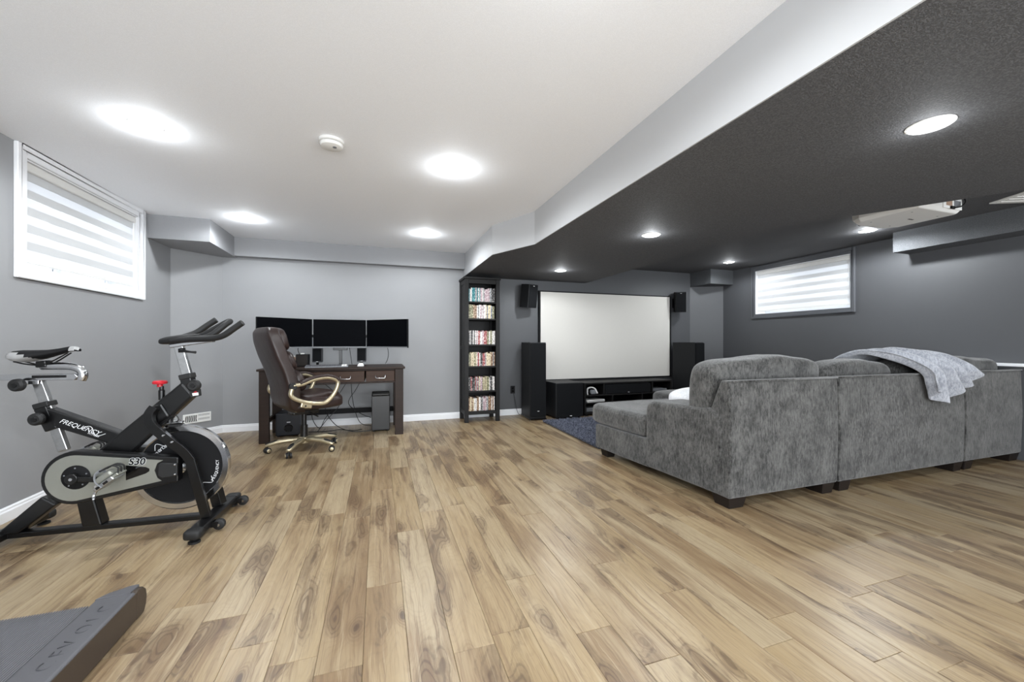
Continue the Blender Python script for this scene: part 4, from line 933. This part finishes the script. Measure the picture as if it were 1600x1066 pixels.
# ================================================================== SECTIONAL SOFA
so = thing('sectional_sofa', 'charcoal grey chenille sectional sofa with chaise and loose back cushions', 'sofa', (3.80, 2.0, 0)); SO = Vector((3.80, 2.0, 0))
def skew(x, y): return x - (.10*(y-1.98) if x < 2.3 else 0)
def SB(name, bm, mat='sofa_fabric', bevel=.0, seg=3, smooth=False, parent=so, sk=False):
    for v in bm.verts:
        if sk: v.co.x = skew(v.co.x, v.co.y)
        v.co -= SO
    return obj(name, bm, mat, parent, smooth, bevel, seg)
B0, BT = .075, .838
for x0, x1 in ((2.135, 3.148), (3.156, 4.700), (4.708, 5.600)):
    bm = new(); prism(bm, [(1.985, B0), (1.975, .45), (1.985, BT-.01), (2.0, BT), (2.055, BT), (2.20, .50), (2.20, B0)], x0, x1, 'x'); SB('back_panel', bm, bevel=.014)
    bm = new(); tube(bm, [(x0+.006, 1.982, BT-.004), (x1-.006, 1.982, BT-.004)], .006, 8); SB('top_welt', bm, smooth=True)
bm = new(); prism(bm, [(2.03, B0), (2.03, .60), (2.12, .645), (2.35, .632), (2.66, .622), (2.72, .595), (2.735, .55), (2.735, B0)], 2.13, 2.40, 'x'); SB('arm', bm, bevel=.035, seg=4, sk=True)
bm = new(); prism(bm, [(1.995, B0), (1.995, .56), (2.05, .60), (2.05, B0)], 2.140, 2.40, 'x'); SB('arm_back_filler', bm, bevel=.01)
# chaise
bm = new(); prism(bm, [(2.135, 2.70), (2.135, 3.41), (3.14, 3.41), (3.14, 2.19), (2.40, 2.19), (2.40, 2.70)], B0, .300, 'z'); SB('chaise_base', bm, bevel=.015, sk=True)
bm = new()
out = [(2.135, 2.745), (2.118, 3.05), (2.125, 3.40), (2.155, 3.50), (2.23, 3.54), (2.6, 3.55), (3.0, 3.54), (3.11, 3.50), (3.14, 3.40), (3.14, 2.32), (2.42, 2.32), (2.42, 2.745)]
prism(bm, out, .305, .488, 'z')
for v in bm.verts:
    if v.co.z > .4: v.co.z += .012*math.sin(v.co.x*9)*math.sin(v.co.y*7)
SB('chaise_cushion', bm, bevel=.055, seg=5, sk=True)
# other seats
bm = new(); box(bm, 3.15, 5.60, 2.20, 2.95, B0, .300); SB('seat_base', bm, bevel=.015)
for x0, x1 in ((3.16, 3.98), (3.985, 4.80), (4.805, 5.35)):
    bm = cushion(x1-x0, .72, .19, 6, 10); bmesh.ops.translate(bm, verts=bm.verts, vec=((x0+x1)/2, 2.62, .395)); SB('seat_cushion', bm, smooth=True)
bm = new(); prism(bm, [(2.21, B0), (2.21, .62), (2.62, .62), (2.92, .60), (2.95, .55), (2.95, B0)], 5.36, 5.60, 'x'); SB('arm', bm, bevel=.035, seg=4)
def bcush(x0, x1, zt, zb, y, sd, lean=.30, t=.25, tilt=0.0, p=4.2):
    h = zt-zb; w = x1-x0
    def fn(c):
        c = Vector((c.x*(1+.02*math.sin(c.z*9)), c.y, c.z + tilt*c.x + .012*math.sin(c.x*7+sd)*(c.z > 0)))
        return Vector((c.x, c.y - lean*c.z*.55, c.z))
    bm = cushion(w, t, h, p, 16, fn, .011, sd); bmesh.ops.translate(bm, verts=bm.verts, vec=((x0+x1)/2, y, (zt+zb)/2)); SB('back_cushion', bm, smooth=True)
bcush(2.115, 3.175, .985, .49, 2.235, 1, p=5.2); bcush(3.185, 4.03, .945, .48, 2.235, 2); bcush(4.05, 4.76, .935, .48, 2.24, 3, tilt=-.03); bcush(4.77, 5.57, .955, .47, 2.225, 4, tilt=-.02)
def leg(x, y, sx=.15, sy=.15):
    bm = new(); q = [[bm.verts.new((x+a*sx/2*k_, y+b*sy/2*k_, z)) for a, b in ((-1, -1), (1, -1), (1, 1), (-1, 1))] for z, k_ in ((0, .80), (B0+.004, 1.0))]
    bm.faces.new(q[0][::-1]); bm.faces.new(q[1])
    for j in range(4): bm.faces.new((q[0][j], q[0][(j+1) % 4], q[1][(j+1) % 4], q[1][j]))
    SB('leg', bm, 'leg_wood', .004, 1)
leg(2.222, 2.070); leg(2.085, 3.33, .10, .12); leg(3.06, 2.06, .12); leg(3.235, 2.06, .12); leg(4.63, 2.06, .12); leg(4.785, 2.06, .12); leg(5.52, 2.07); leg(3.05, 3.32, .1, .1); leg(5.5, 2.85, .1, .1)

# throw blanket fanned over the back
N1, N2 = 60, 44
bm = new(); G = []
def lerp(a, b, t): return a+(b-a)*t
def pw(t, pts):
    for (t0, *a), (t1, *b) in zip(pts, pts[1:]):
        if t <= t1: f = (t-t0)/(t1-t0); f = f*f*(3-2*f)*.5+f*.5; return [lerp(p, q, f) for p, q in zip(a, b)]
    return list(pts[-1][1:])
for i in range(N1+1):
    t = i/N1
    xi = pw(t, [(0, 3.60, .60), (1, 4.50, .60)]); xt = pw(t, [(0, 3.70, .978), (.5, 4.06, .995), (1, 4.48, .965)]); xe = pw(t, [(0, 4.01, .852), (.4, 4.20, .870), (1, 4.60, .862)])
    xb = pw(t, [(0, 4.085, .690), (.12, 4.125, .640), (.26, 4.195, .588), (.40, 4.29, .622), (.50, 4.375, .660), (.56, 4.42, .690), (.70, 4.50, .712), (.84, 4.585, .755), (.94, 4.66, .800), (1, 4.655, .835)])
    key = [Vector((xi[0], 2.46, xi[1])), Vector((lerp(xi[0], xt[0], .55), 2.41, .86)), Vector((xt[0], 2.235, xt[1])), Vector((lerp(xt[0], xe[0], .45), 2.09, lerp(xt[1], xe[1], .30)+.010)), Vector((xe[0], 1.965, xe[1]-.004)), Vector((lerp(xe[0], xb[0], .5), 1.945, lerp(xe[1], xb[1], .5))), Vector((xb[0], 1.942, xb[1]))]
    cv = spl(key, 8); row = []
    for j in range(N2+1):
        u = j/N2*(len(cv)-1); a = int(min(u, len(cv)-2)); p = cv[a].lerp(cv[a+1], u-a)
        s = j/N2; ph = t*4.3*2*math.pi + 1.2*math.sin(s*2.5) + .9*math.sin(t*9); amp = .010+.075*min(1, max(0, s-.12)*1.8)
        f = amp*(.5+.5*math.sin(ph))**1.3 + .006*noise.noise(Vector((t*9, s*7, 2)))
        nrm = Vector((.12, -.45, .85)) if s < .55 else Vector((.15, -1, .25)).lerp(Vector((.12, -.45, .85)), max(0, 1-(s-.55)*6))
        row.append(bm.verts.new(p + nrm.normalized()*f))
    G.append(row)
for i in range(N1):
    for j in range(N2): bm.faces.new((G[i][j], G[i+1][j], G[i+1][j+1], G[i][j+1]))
bl = obj('throw_blanket', bm, 'throw_fur', None, True); tag(bl, 'pale grey plush throw fanned over the back of the sofa', 'blanket')
sol = bl.modifiers.new('thickness', 'SOLIDIFY'); sol.thickness = .012; sol.offset = 1
sub_ = bl.modifiers.new('soft', 'SUBSURF'); sub_.levels = 1; sub_.render_levels = 1

# ottoman beyond the chaise and a white cushion on it
ot = thing('ottoman', 'grey upholstered ottoman on the rug past the chaise arm', 'ottoman', (3.62, 3.92, .046))
bm = cushion(.80, .62, .20, 5, 12, None, .006, 9); bmesh.ops.translate(bm, verts=bm.verts, vec=(0, 0, .345)); obj('top_cushion', bm, 'sofa_fabric', ot, True)
bm = new(); box(bm, -.38, .38, -.29, .29, .06, .27); obj('base', bm, 'sofa_fabric', ot, bevel=.015)
for a in (-.32, .32):
    for b in (-.23, .23): bxo('leg', a-.03, a+.03, b-.03, b+.03, .0, .065, 'leg_wood', ot, .004)
bm = cushion(.42, .34, .15, 2.8, 12, None, .012, 6); pl_ = obj('throw_pillow', bm, 'pillow_white', None, True); pl_.location = (2.80, 3.02, .565); pl_.rotation_euler = (R(5), R(-4), R(12))
tag(pl_, 'fluffy white throw pillow lying on the chaise seat', 'pillow')

# low half wall with a white cap at the far end of the sofa
struct(bxo('trim_6', 5.612, XR, 1.2, 2.55, 0, .862, 'wall_dark', None, .003))
struct(bxo('trim_7', 5.590, XR, 1.18, 2.57, .862, .890, 'trim_white', None, .004))
